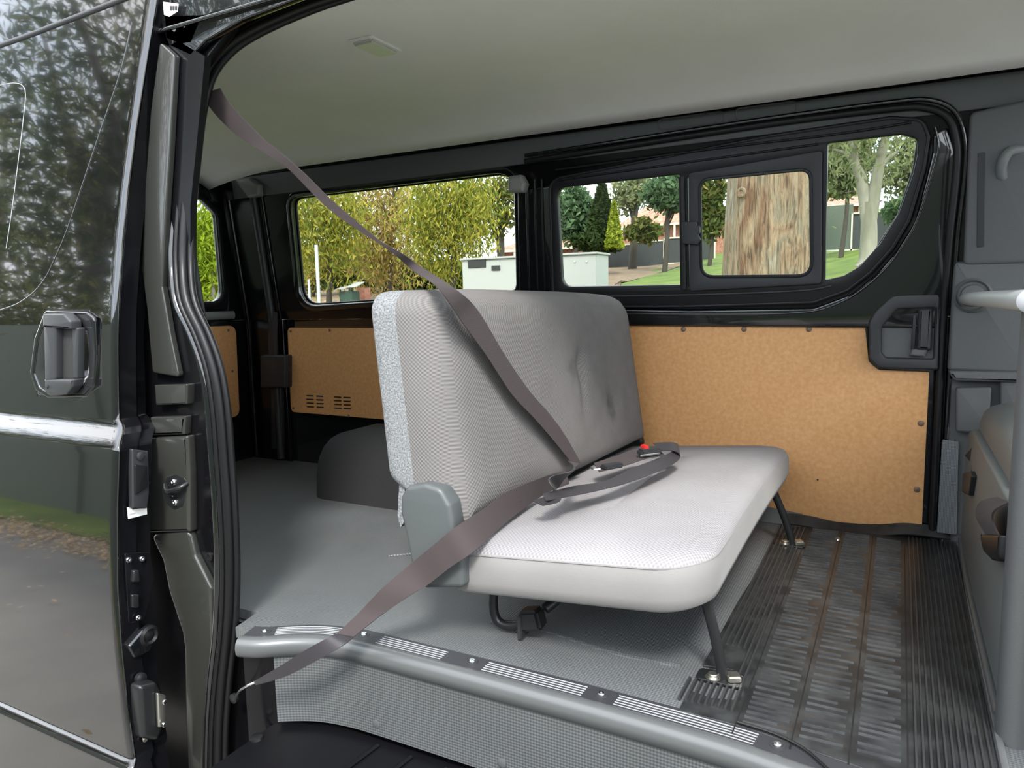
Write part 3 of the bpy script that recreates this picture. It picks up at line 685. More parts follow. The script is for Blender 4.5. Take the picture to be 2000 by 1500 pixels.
# step pan with pressed ribs
put('trim_11',plate(YP(1.385),[(-1.78,-.62),(-1.40,-.62),(-1.40,-.02),(-1.78,-.02)],th=.02,off=-.01),'jamb',kind='structure')
put('trim_12',plate(YP(1.41),[(-1.42,-.62),(1.0,-.62),(1.0,-.2),(-1.42,-.2)],th=.02,off=-.01),'jamb',kind='structure')
stp=put('door_step',box((-.36,1.19,-.27),(2.24,.43,.04),bev=.01),'step',label='dark ribbed plastic entry step below the sill riser',cat='step')
for i in range(12):
    x=-1.15+i*.105
    put('step_rib',tube([(x,1.37,-.247),(x-.02,1.16,-.246),(x-.04,1.0,-.247)],.007,8,squash=(.6,1,(0,0,1))),'step',parent=stp)
put('plug',lathe([(.018,0),(.016,.006),(.01,.008),(.003,.008)],atz(502,1442,-.25),(0,0,1),16),'rubber',parent=stp)
put('wall_sill',plate(YP(1.36),[(-1.9,-.7),(.9,-.7),(.9,-.25),(-1.9,-.25)],th=.03,off=-.02),'jamb',kind='structure') if 0 else None

# ================================================================== BENCH SEAT
def rrect(hx,hy,rs,n=8):
    "rounded rectangle, corner radii (++, -+, --, +-)"
    out=[]
    for (sx,sy,r,a0) in ((1,1,rs[0],0),(-1,1,rs[1],90),(-1,-1,rs[2],180),(1,-1,rs[3],270)):
        for k in range(n+1):
            a=math.radians(a0+90*k/n); out.append((sx*(hx-r)+r*math.cos(a),sy*(hy-r)+r*math.sin(a)))
    return out
def dens(L,step):
    out=[]
    for a,b in zip(L,L[1:]+L[:1]):
        d=math.hypot(b[0]-a[0],b[1]-a[1]); n=max(1,int(d/step))
        for k in range(n): out.append((a[0]+(b[0]-a[0])*k/n,a[1]+(b[1]-a[1])*k/n))
    return out
def loft(hx,hy,rs,levels,fn,capb=False,capt=False,step=.06):
    base=dens(rrect(hx,hy,rs),step); bm=bmesh.new(); R=[]
    nrm=[]
    N=len(base)
    for i in range(N):
        t=Vector(base[(i+1)%N])-Vector(base[i-1]); nrm.append(Vector((-t.y,t.x)).normalized())
    for ins,z in levels:
        ring=[]
        for i,(x,y) in enumerate(base):
            if ins<=min(rs)*.9: px_,py_=x+nrm[i].x*ins,y+nrm[i].y*ins
            else:
                s0=min(rs)*.9; k=(ins-s0); px_,py_=x+nrm[i].x*s0,y+nrm[i].y*s0
                px_*=max(.0,(hx-ins)/(hx-s0)); py_*=max(.0,(hy-ins)/(hy-s0))
            ring.append(bm.verts.new(fn(px_,py_,z)))
        R.append(ring)
    for a,b in zip(R,R[1:]):
        for i in range(N): bm.faces.new((a[i],a[(i+1)%N],b[(i+1)%N],b[i]))
    if capt: bmesh.ops.triangulate(bm,faces=[bm.faces.new(R[-1])],ngon_method='BEAUTY')
    if capb: bm.faces.new(R[0][::-1])
    me=bpy.data.meshes.new('loft'); bm.to_mesh(me); bm.free(); return me
seat=thing('bench_seat','grey cloth bench seat with a fully upright backrest facing right','bench seat',(-.8,2.14,0))
CX,CY=-.655,2.145; HX_,HY_=.325,.675
def cf(x,y,z): return (CX+x, CY+y, .203+z+.085*x+(.012*math.cos(y*3.0)))
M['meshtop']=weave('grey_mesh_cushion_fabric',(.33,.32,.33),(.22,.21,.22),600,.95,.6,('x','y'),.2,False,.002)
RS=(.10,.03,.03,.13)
put('cushion_base',loft(HX_,HY_,RS,[(.07,-.026),(.03,-.02),(.008,-.006),(0,.02),(0,.055),(.002,.075),(.008,.088)],cf,capb=True),'band',parent=seat,smooth=True)
tl=[(.008,.088),(.012,.094),(.02,.101),(.035,.108),(.06,.114),(.1,.119),(.15,.122),(.2,.124),(.26,.125),(.32,.125)]
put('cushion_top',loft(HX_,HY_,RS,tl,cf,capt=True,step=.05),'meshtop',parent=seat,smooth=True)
P=[Vector(cf(*(lambda q:(q[0],q[1],.0885))(p))) for p in rrect(HX_-.007,HY_-.007,RS,10)]
put('seam_piping',tube([p for p in P],.0022,6,n=1,closed=True),'band',parent=seat)
# backrest: local x = height, y = width, z = thickness to the front
BH=.275
def bf(x,y,z):
    # x: -BH bottom .. +BH top ; recline backwards going up
    t=(x+BH)/(2*BH)
    thick=1.0
    X=-1.135-.055*t + z*(1.62-.10*t) + (.032*y/.67+.006)*(1-.45*t); Z=(.425-.98*z)*(1-t)+.93*t-.012*(y/.67+1)*t
    if t>.5: Z+=0
    return (X,2.135+y,Z-.012*abs(y/.67)**4*(1 if t>.5 else 0))
RB=(.085,.04,.04,.06)
# dimples where the cover is buttoned / creased
def bfd(x,y,z):
    p=bf(x,y,z)
    if z>.1:
        d=0
        for (yy,tt,r,a) in ((.12,.62,.05,.016),(.34,.36,.05,.014)):
            t=(x+BH)/(2*BH); q=((y-yy)**2+((t-tt)*.55)**2)/(r*r); d+=a*math.exp(-q)
        d+=.010*math.exp(-((y-.10-.1*((x+BH)/(2*BH)-.4))/.02)**2)*math.exp(-((x-.01)/.09)**4)
        p=(p[0]-d,p[1],p[2])
    return p
stz=[((-1.0,2.135+.10,.70),.055,.55),((-.97,2.135+.32,.56),.06,.6),((-1.0,2.5,.62),.30,.16),((-1.0,2.12,.62),.10,.25)]
M['meshback']=weave('grey_mesh_fabric_shaded',(.19,.182,.179),(.12,.114,.112),600,.95,.6,('w','z'),.2,False,.002,  # same cloth as the cushion; its weaker top light is put into the colour
    stains=[((0.02,.04,.33),.07,.5),((.06,.33,.17),.06,.6),((0,.3,.25),.35,.22)])
felt=loft(BH,.665,RB,[(.04,-.002),(.012,.0),(.003,.006),(0,.02),(0,.040),(0,.055)],bf,capb=True)
put('felt_back_cover',felt,'felt',parent=seat,smooth=True)
fl_=[(0,.055),(.0,.075),(.003,.095),(.010,.112),(.022,.127),(.042,.138),(.07,.142),(.085,.1432),(.10,.144)]+[(.115+.015*k,.1448) for k in range(11)]+[(.272,.1448)]
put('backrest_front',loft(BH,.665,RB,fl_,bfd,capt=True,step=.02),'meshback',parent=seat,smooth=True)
# loose felt flap under the back cover
FP=YP(1.475)
put('felt_flap',plate(FP,FP.pts([(776,932),(786,940),(786,1020),(778,1032),(772,1010)]),th=.9,off=-.46),'felt',parent=seat)
put('foam_strip',plate(FP,FP.pts([(782,936),(838,925),(842,940),(790,952)]),th=.05,off=-.03,bev=.004),'band',parent=seat)
# hinge cover, near side
HC=YP(1.455)
hc=put('hinge_cover',plate(HC,fillet(HC.pts([(788,968),(800,948),(835,942),(866,952),(884,985),(893,1040),(908,1085),(911,1145),(835,1146),(812,1120),(800,1050),(788,1000)]),[.03,.02,.03,.03,.02,.02,.02,.016,.016,.02,.02,.02]),th=.06,off=-.015,bev=.012),'greyplastic',parent=seat)
hexbolt('cover_screw',HC.to(*HC.px(880,1098),.015),(0,-1,0),.004,'ink',hc,washer=False)
far=YP(2.80)
put('hinge_cover',plate(far,fillet([(-1.10,.12),(-.93,.12),(-.90,.30),(-.93,.40),(-1.05,.41),(-1.10,.36)],.03),th=.04,off=-.01,bev=.01),'rubber',parent=seat)
# understructure and legs
def legset(y,foot,name='front_leg',mir=1):
    f=Vector(foot)
    top=Vector((-.375,y,.235))
    P=[top,top+Vector((.002,0,-.03)),(top*.45+f*.55)+Vector((.0,.0,.012)),f+Vector((-.005,0,.04)),f+Vector((0,0,.006))]
    lg=put(name,tube(P,.0105,10,squash=(1.25,.75,(1,0,0))),'steelblack',parent=seat)
    return lg
fn=atz(1412,1334,0); ff=atz(1546,1068,0)
legset(fn.y-.0,(fn.x,fn.y,0)); legset(ff.y,(ff.x,ff.y,0))
for f,s in ((fn,1),(ff,1)):
    an=thing('floor_anchor','metal floor anchor with hex bolt at the '+('near' if f is fn else 'far')+' front foot of the bench','anchor',(f.x,f.y,0))
    put('plate',plate(ZP(.008),fillet([(f.x-.06,f.y-.022),(f.x+.045,f.y-.022),(f.x+.045,f.y+.03),(f.x-.06,f.y+.03)],.015),th=.006,off=.0,bev=.002),'steelblack',parent=an)
    hexbolt('bolt',(f.x-.022,f.y-.004,.010),(0,0,1),.012,'zinc',an)
    put('clip',box((f.x+.022,f.y+.004,.018),(.03,.032,.016),Matrix.Rotation(.5,3,'Z'),bev=.003),'zinc',parent=an)
put('frame_tube',tube([(-.39,1.56,.235),(-.39,2.75,.235)],.014,10,smooth=False),'steelblack',parent=seat)
put('frame_tube',tube([(-.92,1.53,.20),(-.92,2.76,.20)],.016,10,smooth=False),'steelblack',parent=seat)
for y in (1.64,2.65):
    put('cross_tube',tube([(-.39,y,.235),(-.92,y,.20)],.012,10,smooth=False),'steelblack',parent=seat)
# bent rear leg (near) as in the photo: hooks down, round and into the floor latch
RL=YP(1.62)
P=[RL.w(966,1140),RL.w(964,1185),RL.w(972,1212),RL.w(995,1222),RL.w(1025,1218)]
put('rear_leg',tube([P[0],P[1],P[2],P[3],P[4]],.0125,10),'steelblack',parent=seat)
c=RL.w(1040,1208); put('latch_hook',box(c,(.06,.05,.055),Matrix.Rotation(-.25,3,'Y'),bev=.008),'steelblack',parent=seat)
c=RL.w(1024,1218); put('latch_plate',box(c,(.012,.06,.065),bev=.002),'plastic',parent=seat)
P=[RL.w(1058,1195)+Vector((0,.02,0)),RL.w(1075,1182)+Vector((0,.06,0)),RL.w(1090,1160)+Vector((0,.1,0))]
put('latch_link',tube(P,.014,8),'steelblack',parent=seat)
P=[Vector((-1.03,2.68,.16)),Vector((-1.0,2.68,.05)),Vector((-.95,2.68,.02))]; put('rear_leg',tube(P,.0125,10),'steelblack',parent=seat)

# ================================================================== SEAT BELTS
BKP=PL((-.895,2.135,.316),(0,1,0),(-.075,0,.609))
def prb(L): return [(BKP.w(a,b)+BKP.n*.022,BKP.w(c,d)+BKP.n*.022) for a,b,c,d in L]
def pr(L):   # [(x0,y0,x1,y1,Y)] pixel edge pairs on depth Y
    return [(at(a,b,Y),at(c,d,Y)) for a,b,c,d,Y in L]
sb=thing('seat_belt','brown-grey shoulder and lap belt slung from the upper door pillar over the bench','seat belt',tuple(at(1110,930,1.9)))
sh=[(392,185,430,172,1.46),(425,228,452,206,1.47),(467,267,510,267,1.49),(520,300,548,298,1.50),(567,333,596,340,1.515),(633,400,650,393,1.54),(690,443,702,437,1.56),(741,476,745,472,1.58),(772,498,784,494,1.60),(808,530,824,522,1.62)]
lo=[(838,563,872,566),(891,636,918,608),(938,700,972,696),(986,772,1021,766),(1030,818,1057,806),(1072,866,1090,850),(1106,908,1122,905)]
put('shoulder_webbing',ribbon(pr(sh)+prb(lo)),'webbing',parent=sb)
lap=[(1105,922,1112,945,1.90),(1072,928,1062,966,1.84),(992,960,1004,1008,1.66),(950,990,966,1040,1.54),(892,1028,924,1078,1.435),(850,1062,880,1108,1.41),(804,1100,836,1142,1.40),(745,1151,802,1162,1.37),(700,1198,740,1205,1.35),(658,1238,691,1244,1.30)]
put('lap_webbing',ribbon(pr(lap)),'webbing',parent=sb)
tail=[(655,1238,690,1245,1.30),(640,1246,668,1262,1.275),(596,1270,612,1294,1.25),(545,1302,556,1322,1.23),(497,1330,500,1338,1.22)]
put('anchor_webbing',ribbon(pr(tail)),'webdark',parent=sb)
put('anchor_wire',tube([at(498,1333,1.22),at(480,1341,1.22),at(466,1352,1.23),at(458,1368,1.25)],.003,6),'chrome',parent=sb)
w=at(990,985,1.66); put('stop_button',lathe([(.007,0),(.007,.003),(.003,.005)],w+Vector((0,-.004,.002)),(.3,-1,.6),12),'beige',parent=sb)
put('anchor_bolt',lathe([(.014,0),(.014,.01),(.006,.014)],at(460,1362,1.33),(0,-1,0),12),'steelblack',parent=sb)
# twisted knot
def zz(x,y,z): return atz(x,y,z)
kn=[(zz(1130,905,.40),zz(1110,900,.44)),(zz(1105,932,.40),zz(1122,918,.45)),(zz(1090,952,.39),zz(1072,935,.43)),(zz(1070,968,.385),zz(1096,975,.385)),(zz(1040,978,.378),zz(1060,988,.374))]
put('twisted_webbing',ribbon(kn),'webdark',parent=sb)
# loose centre belt with buckle on the cushion
lb=thing('lap_belt','loose dark lap belt with a red-button buckle coiled on the bench cushion','seat belt',tuple(atz(1230,910,.37)))
z0=.385
bel=[(zz(1060,965,z0),zz(1066,978,z0)),(zz(1120,950,z0),zz(1150,962,z0-.004)),(zz(1180,940,z0),zz(1216,946,z0)),(zz(1235,915,z0+.01),zz(1262,930,z0)),(zz(1290,893,z0+.02),zz(1305,912,z0)),(zz(1325,873,z0+.035),zz(1328,895,z0+.005)),(zz(1312,864,z0+.05),zz(1320,882,z0+.03)),(zz(1275,866,z0+.04),zz(1290,880,z0+.03))]
put('loop_webbing',ribbon(bel),'webdark',parent=lb)
bel=[(zz(1160,905,z0),zz(1170,922,z0)),(zz(1200,892,z0+.008),zz(1225,908,z0+.006)),(zz(1240,880,z0+.012),zz(1262,896,z0+.012)),(zz(1285,878,z0+.02),zz(1300,890,z0+.016))]
put('short_webbing',ribbon(bel),'webbing',parent=lb)
rot=Matrix.Rotation(.9,3,'Z')
c=zz(1268,882,z0+.03); bk=put('buckle_body',box(c,(.075,.034,.022),rot,bev=.006),'plastic',parent=lb)
c=zz(1259,874,z0+.042); put('red_button',box(c,(.016,.028,.016),rot,bev=.003),'red',parent=lb)
c=zz(1270,888,z0+.04); put('buckle_rim',box(c,(.07,.004,.006),rot,bev=.001),'chrome',parent=lb)
tg=thing('belt_tongue','dark belt tongue with a bright hooked end lying in the bench crease','belt tongue',tuple(zz(1190,912,z0)))
c=zz(1195,910,z0+.008); put('tongue_body',box(c,(.07,.03,.014),Matrix.Rotation(1.05,3,'Z'),bev=.004),'plastic',parent=tg)
c=zz(1168,913,z0+.012); put('tongue_hook',tube([c+Vector((-.012,.0,.004)),c+Vector((-.018,-.01,.0)),c+Vector((-.006,-.018,-.002)),c+Vector((.012,-.012,0))],.003,6),'chrome',parent=tg)

# ================================================================== RUBBER MAT at the front
rm=thing('rubber_mat','black ribbed rubber mat covering the floor in front of the bench seat','floor mat',(-.1,2.2,0))
ZM=ZP(.0)
mo_=[atz(*p,0) for p in ((1325,1392),(1345,1352),(1392,1368),(1440,1372),(1458,1324),(1432,1312),(1372,1303),(1440,1180),(1500,1085),(1520,1040))]
mo_=[(p.x,p.y) for p in mo_]+[(-.28,2.9),(-.02,2.925),(.21,2.925),(.205,1.3),(-.1,1.40),(-.19,1.415)]
mo_[-1]=(-.25,1.455); mo_[-2]=(-.1,1.43); mo_[-3]=(.19,1.38)
mesh=plate(ZM,fillet(mo_,.004),th=.006,off=.003,bev=.0015)
put('base_sheet',mesh,'mat',parent=rm)
L0,L1,L2,L3=-.268,-.157,-.052,.048
def ymin(x): return 1.48 if x<-.35 else (1.455 if x<-.2 else 1.40)
def bars(L,h=.0045,z=.006):
    bm=bmesh.new()
    for x0,y0,x1,y1,w in L:
        dx,dy=x1-x0,y1-y0; l=math.hypot(dx,dy); nx,ny=-dy/l*w/2,dx/l*w/2
        b=[bm.verts.new((x0+nx,y0+ny,z-.002)),bm.verts.new((x0-nx,y0-ny,z-.002)),bm.verts.new((x1-nx,y1-ny,z-.002)),bm.verts.new((x1+nx,y1+ny,z-.002))]
        k=.6; t=[bm.verts.new((x0+nx*k,y0+ny*k,z+h)),bm.verts.new((x0-nx*k,y0-ny*k,z+h)),bm.verts.new((x1-nx*k,y1-ny*k,z+h)),bm.verts.new((x1+nx*k,y1+ny*k,z+h))]
        bm.faces.new(t)
        for i in range(4): bm.faces.new((b[i],b[(i+1)%4],t[(i+1)%4],t[i]))
    bmesh.ops.recalc_face_normals(bm,faces=bm.faces)
    me=bpy.data.meshes.new('bars'); bm.to_mesh(me); bm.free(); return me
ribs=[]
def ed(y): # left boundary of the mat at depth y
    return -.415+(y-1.6)*.12
for i in range(9):
    x=-.398+i*.0142
    y0=1.50 if x>-.30 else (1.80 if x>-.375 else 9)
    if y0<2.85: ribs.append((x,max(y0,1.49),x+.0,2.86,.0075))
    if x<=-.30: ribs.append((x,1.50,x,1.595,.0075))
for i in range(12):
    x=L3+.014+i*.0125; ribs.append((x,1.39,x,2.90,.0062))
M['longribs']=mat('rubber_rib_crest',(.034,.036,.038),.3)
put('lengthwise_ribs',bars(ribs,.0055),'longribs',parent=rm)
cross=[]
for a,b in ((L0,L1),(L1,L2),(L2,L3)):
    y=1.47
    while y<2.86:
        g=.012; l0=a+g; l1=b-g
        if random.random()<.25: l1=l0+(b-a-2*g)*random.uniform(.6,.9)
        cross.append((l0,y,l1,y+random.uniform(-.002,.002),.0055)); y+=random.choice((.021,.026,.026,.034))
M['ribs']=mat('paler_rubber_ribs',(.035,.037,.039),.25,noise=(12,(.06,.063,.066),.4,.6))  # paler than the base sheet so the rib relief reads
put('cross_ribs',bars(cross,.004),'ribs',parent=rm)
M['groove']=mat('mat_groove',(.008,.008,.009),.6)
put('column_lines',bars([(x,1.42,x,2.9,.004) for x in (L0,L1,L2,L3)],.0008),'groove',parent=rm)
# upturned lip against the door panel
P=[(-.36,2.90,.02),(-.27,2.90,.018),(-.18,2.905,.006),(-.05,2.91,.012),(.06,2.915,.03),(.19,2.915,.03)]
lip=[(Vector(p)+Vector((0,.02,.018)),Vector(p)+Vector((0,-.02,-.012))) for p in P]
put('rear_lip',ribbon(lip,.006),'mat',parent=rm)
put('rear_lip',ribbon([((-1.0,2.925,.06),(-1.0,2.90,.0)),((-.6,2.925,.065),(-.6,2.895,.0)),((-.3,2.925,.04),(-.3,2.885,.0))],.006),'trim',parent=rm)
for p in ((1636,1053),(1771,1040)):
    w=atz(*p,.02); hexbolt('lip_screw',w,(0,-.6,1),.006,'chrome',rm)
# wire beside the sill
put('cable',tube([atz(1440,1410,.012),atz(1510,1432,.012),atz(1570,1462,.012),atz(1620,1505,.012)],.003,6),'rubber',label='thin black cable crossing the mat beside the sill plate',cat='cable')

# ================================================================== WHEEL ARCH
wa=loft(.36,.24,(.10,.10,.10,.10),[(0,0),(0,.10),(.008,.17),(.03,.225),(.06,.26),(.10,.285),(.16,.298),(.22,.302)],lambda x,y,z:(-2.02+x+z*.0,2.66+y+z*.08,z),capt=True)
put('wheel_arch',wa,'dust',smooth=True,label='rounded charcoal carpeted wheel arch box behind the bench',cat='wheel arch')

# ================================================================== RIGHT SIDE: front bulkhead, trims, bar, post
# far B-pillar trim
TP=YP(2.905)
bt=put('trim_9',plate(YP(2.93),[(.17,.0),(1.2,.0),(1.2,1.58),(.10,1.58),(.16,1.2)],th=.02,off=-.005,bev=.004),'trim',kind='structure')
put('pillar_pad',plate(FU,fillet(FU.pts([(1893,222),(2030,190),(2030,512),(1880,516)]),.02),th=.03,off=.02,bev=.01),'trim',parent=bt)
put('pillar_groove',plate(FU,fillet(FU.pts([(1908,300),(1922,298),(1920,480),(1906,482)]),.004),th=.004,off=.036,bev=.001),'plastic',parent=bt)
put('pillar_block',plate(TP,fillet(TP.pts([(1862,512),(2010,504),(2010,730),(1850,722)]),.012),th=.045,off=.004,bev=.012),'trim',parent=bt)
put('pillar_ledge',plate(TP,fillet(TP.pts([(1850,722),(2010,724),(2010,745),(1862,742)]),.006),th=.06,off=.01,bev=.01),'trim',parent=bt)
put('pillar_panel',plate(TP,fillet(TP.pts([(1866,756),(1936,754),(1930,830),(1945,845),(1866,842)]),.01),th=.03,off=.008,bev=.008),'trim',parent=bt)
put('pillar_panel',plate(TP,fillet(TP.pts([(1952,738),(2010,738),(2010,850),(1952,838)]),.01),th=.03,off=.008,bev=.008),'trim',parent=bt)
M['hole']=weave('perforated_trim',(.22,.24,.25),(.05,.055,.06),700,.5,.8,('x','z'),.5,True,.001)
put('perforated_strip',plate(TP,fillet(TP.pts([(1840,858),(1872,862),(1868,1044),(1830,1040)]),.006),th=.012,off=.0,bev=.003),'hole',parent=bt)
# assist grip on the pillar (upper right) and pillar belt guides
def guide(name,L,label,pl):
    t=thing(name,label,'belt guide',tuple(pl.w(*L[0])))
    put('housing',plate(pl,fillet(pl.pts(L),.012),th=.05,off=.02,bev=.014),'beige2',parent=t); return t
M['beige2']=mat('grey_beige_plastic',(.20,.20,.185),.5)
guide('belt_guide',[(1000,346),(1026,343),(1035,360),(1030,378),(1018,378),(1000,378)],'grey belt guide between the rear side window and the sliding door window',YP(2.84))
guide('belt_guide',[(466,352),(500,348),(517,362),(516,384),(496,388),(480,368)],'grey belt guide on the rear corner pillar above the black pillar',YP(2.84))
guide('belt_guide',[(382,366),(420,352),(436,368),(434,388),(384,386)],'grey grip above the narrow tailgate window at far left',XPg) if 0 else None
t=thing('grab_handle','grey curved grab handle at the upper right pillar','handle',tuple(at(1975,330,2.86)))
put('grip',tube([at(1998,292,2.84),at(1972,296,2.82),at(1958,318,2.82),at(1956,342,2.84),at(1966,348,2.86)],.016,10),'trimlight',parent=t)
# round boss and cross bar
bo=at(1899,584,2.88)
cb=thing('cross_bar','pale grey round bar running across behind the front seats','bar',(.2,2.2,.86))
put('bar_tube',tube([(.197,2.87,.862),(.2,2.3,.868),(.203,1.56,.874)],.0205,18,smooth=False),'bar',parent=cb)
put('mounting_boss',lathe([(.058,0),(.058,.012),(.05,.02),(.044,.012),(.036,.012),(.034,.028),(.02,.03)],(bo.x,2.885,bo.z+.012),(0,-1,0),28),'trim',parent=cb)
put('end_cap',lathe([(.0215,0),(.0215,.006),(.014,.012),(.004,.013)],(.203,1.562,.874),(0,-1,0),18),'white',parent=cb)
# near post
put('trim_10',tube([(.228,1.66,-.7),(.232,1.66,-.1),(.232,1.66,.7),(.236,1.66,1.2),(.24,1.66,1.62)],.03,14,smooth=False,squash=(1.0,1.4,(1,0,0))),'trim',kind='structure')
# front seat box: back panel facing the rear
fsb=thing('front_seat_base','dark grey moulded back panel of the front seats at the right edge','front seat',(.25,2.3,0))
prof=[(1.70,0),(2.885,0),(2.88,.30),(2.83,.42),(2.70,.45),(1.70,.45)]
XF=PL((.235,0,0),(0,-1,0),(0,0,1))
put('back_panel',plate(XF,fillet([(-a,b) for a,b in prof],[0,.02,.04,.05,.04,0]),th=.03,off=-.0,bev=.012),'trimlight',parent=fsb)
put('kick_edge',tube([(.214,1.72,.012),(.214,2.2,.012),(.216,2.6,.012),(.22,2.88,.03)],.009,8),'greyplastic',parent=fsb)
put('kick_strip',tube([(.206,1.40,.008),(.208,2.2,.008),(.216,2.6,.010),(.222,2.90,.04)],.006,8,squash=(.6,1.4,(0,0,1))),'trim',parent=fsb)
# seat cushion / backrest mound above it
up_=loft(.26,.46,(.06,.06,.06,.06),[(0,0),(0,.05),(.01,.085),(.03,.105),(.07,.118),(.12,.124),(.18,.126)],lambda x,y,z:(.50+x,2.30+y,.445+z-.03*(y/.46)**2),capt=True)
put('seat_pad',up_,'trimlight',parent=fsb,smooth=True)
put('pad_seam',tube([(.235,2.72,.42),(.225,2.66,.36),(.219,2.60,.28)],.005,6),'greyplastic',parent=fsb)
# buckle and webbing on that panel
bk=thing('belt_buckle','small black buckle with a silver face hanging beside the front seat panel','buckle',tuple(at(1889,945,2.6)))
P0=XP(.212)
put('buckle_body',plate(P0,fillet(P0.pts([(1882,962),(1884,924),(1898,920),(1902,930),(1896,968)]),.004),th=.02,off=.004,bev=.005),'plastic',parent=bk)
put('buckle_face',plate(P0,fillet(P0.pts([(1886,950),(1888,926),(1899,924),(1897,948)]),.003),th=.006,off=.016,bev=.002),'chrome',parent=bk)
fs=thing('front_belt','black folded seat belt webbing draped over the top of the front seat panel','seat belt',tuple(at(1930,880,2.5)))
put('webbing',ribbon([(at(1885,890,2.72),at(1900,905,2.70)),(at(1905,868,2.66),at(1928,884,2.62)),(at(1940,836,2.58),at(1955,876,2.50)),(at(1985,822,2.5),at(1990,876,2.4)),(at(2040,818,2.4),at(2040,880,2.3))],.004),'webdark',parent=fs)
rl=thing('belt_stalk','black belt socket with a curl of grey webbing on the front seat panel','buckle',tuple(at(1950,1060,2.0)))
P1=XP(.205)
put('socket',plate(P1,fillet(P1.pts([(1929,1044),(1968,1046),(1966,1098),(1950,1096),(1934,1080)]),[.004,.004,.02,.02,.02]),th=.03,off=.0,bev=.008),'rubber',parent=rl)
put('webbing_curl',ribbon([(P1.w(1936,1044)+Vector((-.01,0,0)),P1.w(1962,1046)+Vector((-.01,0,0))),(P1.w(1926,1010)+Vector((-.02,0,0)),P1.w(1962,1020)+Vector((-.02,0,0))),(P1.w(1930,982)+Vector((-.015,0,0)),P1.w(1966,1000)+Vector((-.02,0,0))),(P1.w(1950,972)+Vector((.0,0,0)),P1.w(1972,982)+Vector((0,0,0)))],.004),'webbing',parent=rl)

put('front_door_shell',plate(YP(1.36),fillet([(.36,-.55),(1.5,-.55),(1.5,.9),(1.1,1.6),(.36,1.66)],.04),[fillet([(.46,.85),(1.32,.85),(1.02,1.48),(.46,1.52)],.06)],th=.08,off=-.02,bev=.01),'skinpaint',kind='structure')
# ---- interior lamp on the ceiling
c=Vector((-1.43,1.84,roofz(1.84)))
dl=thing('dome_lamp','flat clear rectangular interior lamp set in the grey roof lining','lamp',tuple(c))
put('lens',box(c+Vector((0,0,-.008)),(.075,.13,.016),bev=.006),'lens',parent=dl)
put('bezel',box(c+Vector((0,0,-.002)),(.09,.15,.008),bev=.003),'lining',parent=dl)

# ================================================================== OUTSIDE
def gz(x,y):
    if y<4: return -.68
    t=x/max(y,1); D=29+17*min(1,max(0,-t/.3)); return -.68+3.5*(y-4)/D
def gpt(px_,Y):
    "ground point straight ahead under image column px_ at depth Y"
    d=ray(px_,565); p=CAM+d*(Y/d.y); return Vector((p.x,Y,gz(p.x,Y)))
asph=put('driveway',grid(lin(-40,25,2),lin(-1.5,4,2),lambda x,y:(x,y,-.68)),'asphalt',kind='structure')
M['turf2']=mat('lawn_grass',(.055,.095,.008),.95,noise=(.8,(.12,.17,.012),.35,.65),bump=('noise',25,1))
lawn=put('lawn',grid(lin(-110,40,76),lin(4,110,54),lambda x,y:(x,y,gz(x,y))),'turf2',kind='structure',smooth=True)
M['dirt']=mat('bare_soil',(.13,.085,.05),.95,noise=(2,(.22,.15,.09),.3,.7))
# bare soil strips beneath fence and trees
def patch(pts,name,m,h=.03):
    P=[gpt(*p) for p in pts]; bm=bmesh.new(); c=sum(P,Vector())/len(P)
    n=24; rings=[]
    for k in (1,.75,.5,.25):
        r=[]
        for i in range(len(P)):
            for j in range(4):
                q=P[i].lerp(P[(i+1)%len(P)],j/4); q=c.lerp(q,k); r.append(bm.verts.new((q.x,q.y,gz(q.x,q.y)+h)))
        rings.append(r)
    N=len(rings[0])
    for a,b in zip(rings,rings[1:]):
        for i in range(N): bm.faces.new((a[i],a[(i+1)%N],b[(i+1)%N],b[i]))
    bm.faces.new(rings[-1]); me=bpy.data.meshes.new('p'); bm.to_mesh(me); bm.free()
    return put(name,me,m,kind='structure',smooth=True)
patch([(1080,12),(1168,14),(1200,30),(1330,45),(1330,54),(1080,52)],'garden_bed','dirt')
patch([(300,8),(1080,12),(1080,60),(300,60)],'leaf_bed','dirt',.02)
# reflected side of the street: verge and fence
put('verge',grid(lin(-40,25,2),lin(-3.5,-1.2,2),lambda x,y:(x,y,-.66)),'turf',kind='structure')
put('far_ground',grid(lin(-90,60,2),lin(-60,-3.5,2),lambda x,y:(x,y,-.7)),'turf',kind='structure')
ff_=put('boundary_fence',box((-7,-1.75,.25),(44,.04,1.9),bev=.005),'fencegreen',label='long grey-green steel fence mirrored in the black sliding door',cat='fence')
for i in range(18): 
    if i==0: p0=put('fence_post',box((-26+i*2.4,-1.72,.27),(.06,.06,1.94),bev=.004),'fencegreen',parent=ff_)
    else: k=p0.copy(); COL.objects.link(k); k.parent=ff_; k.location=p0.location+Vector((i*2.4,0,0))
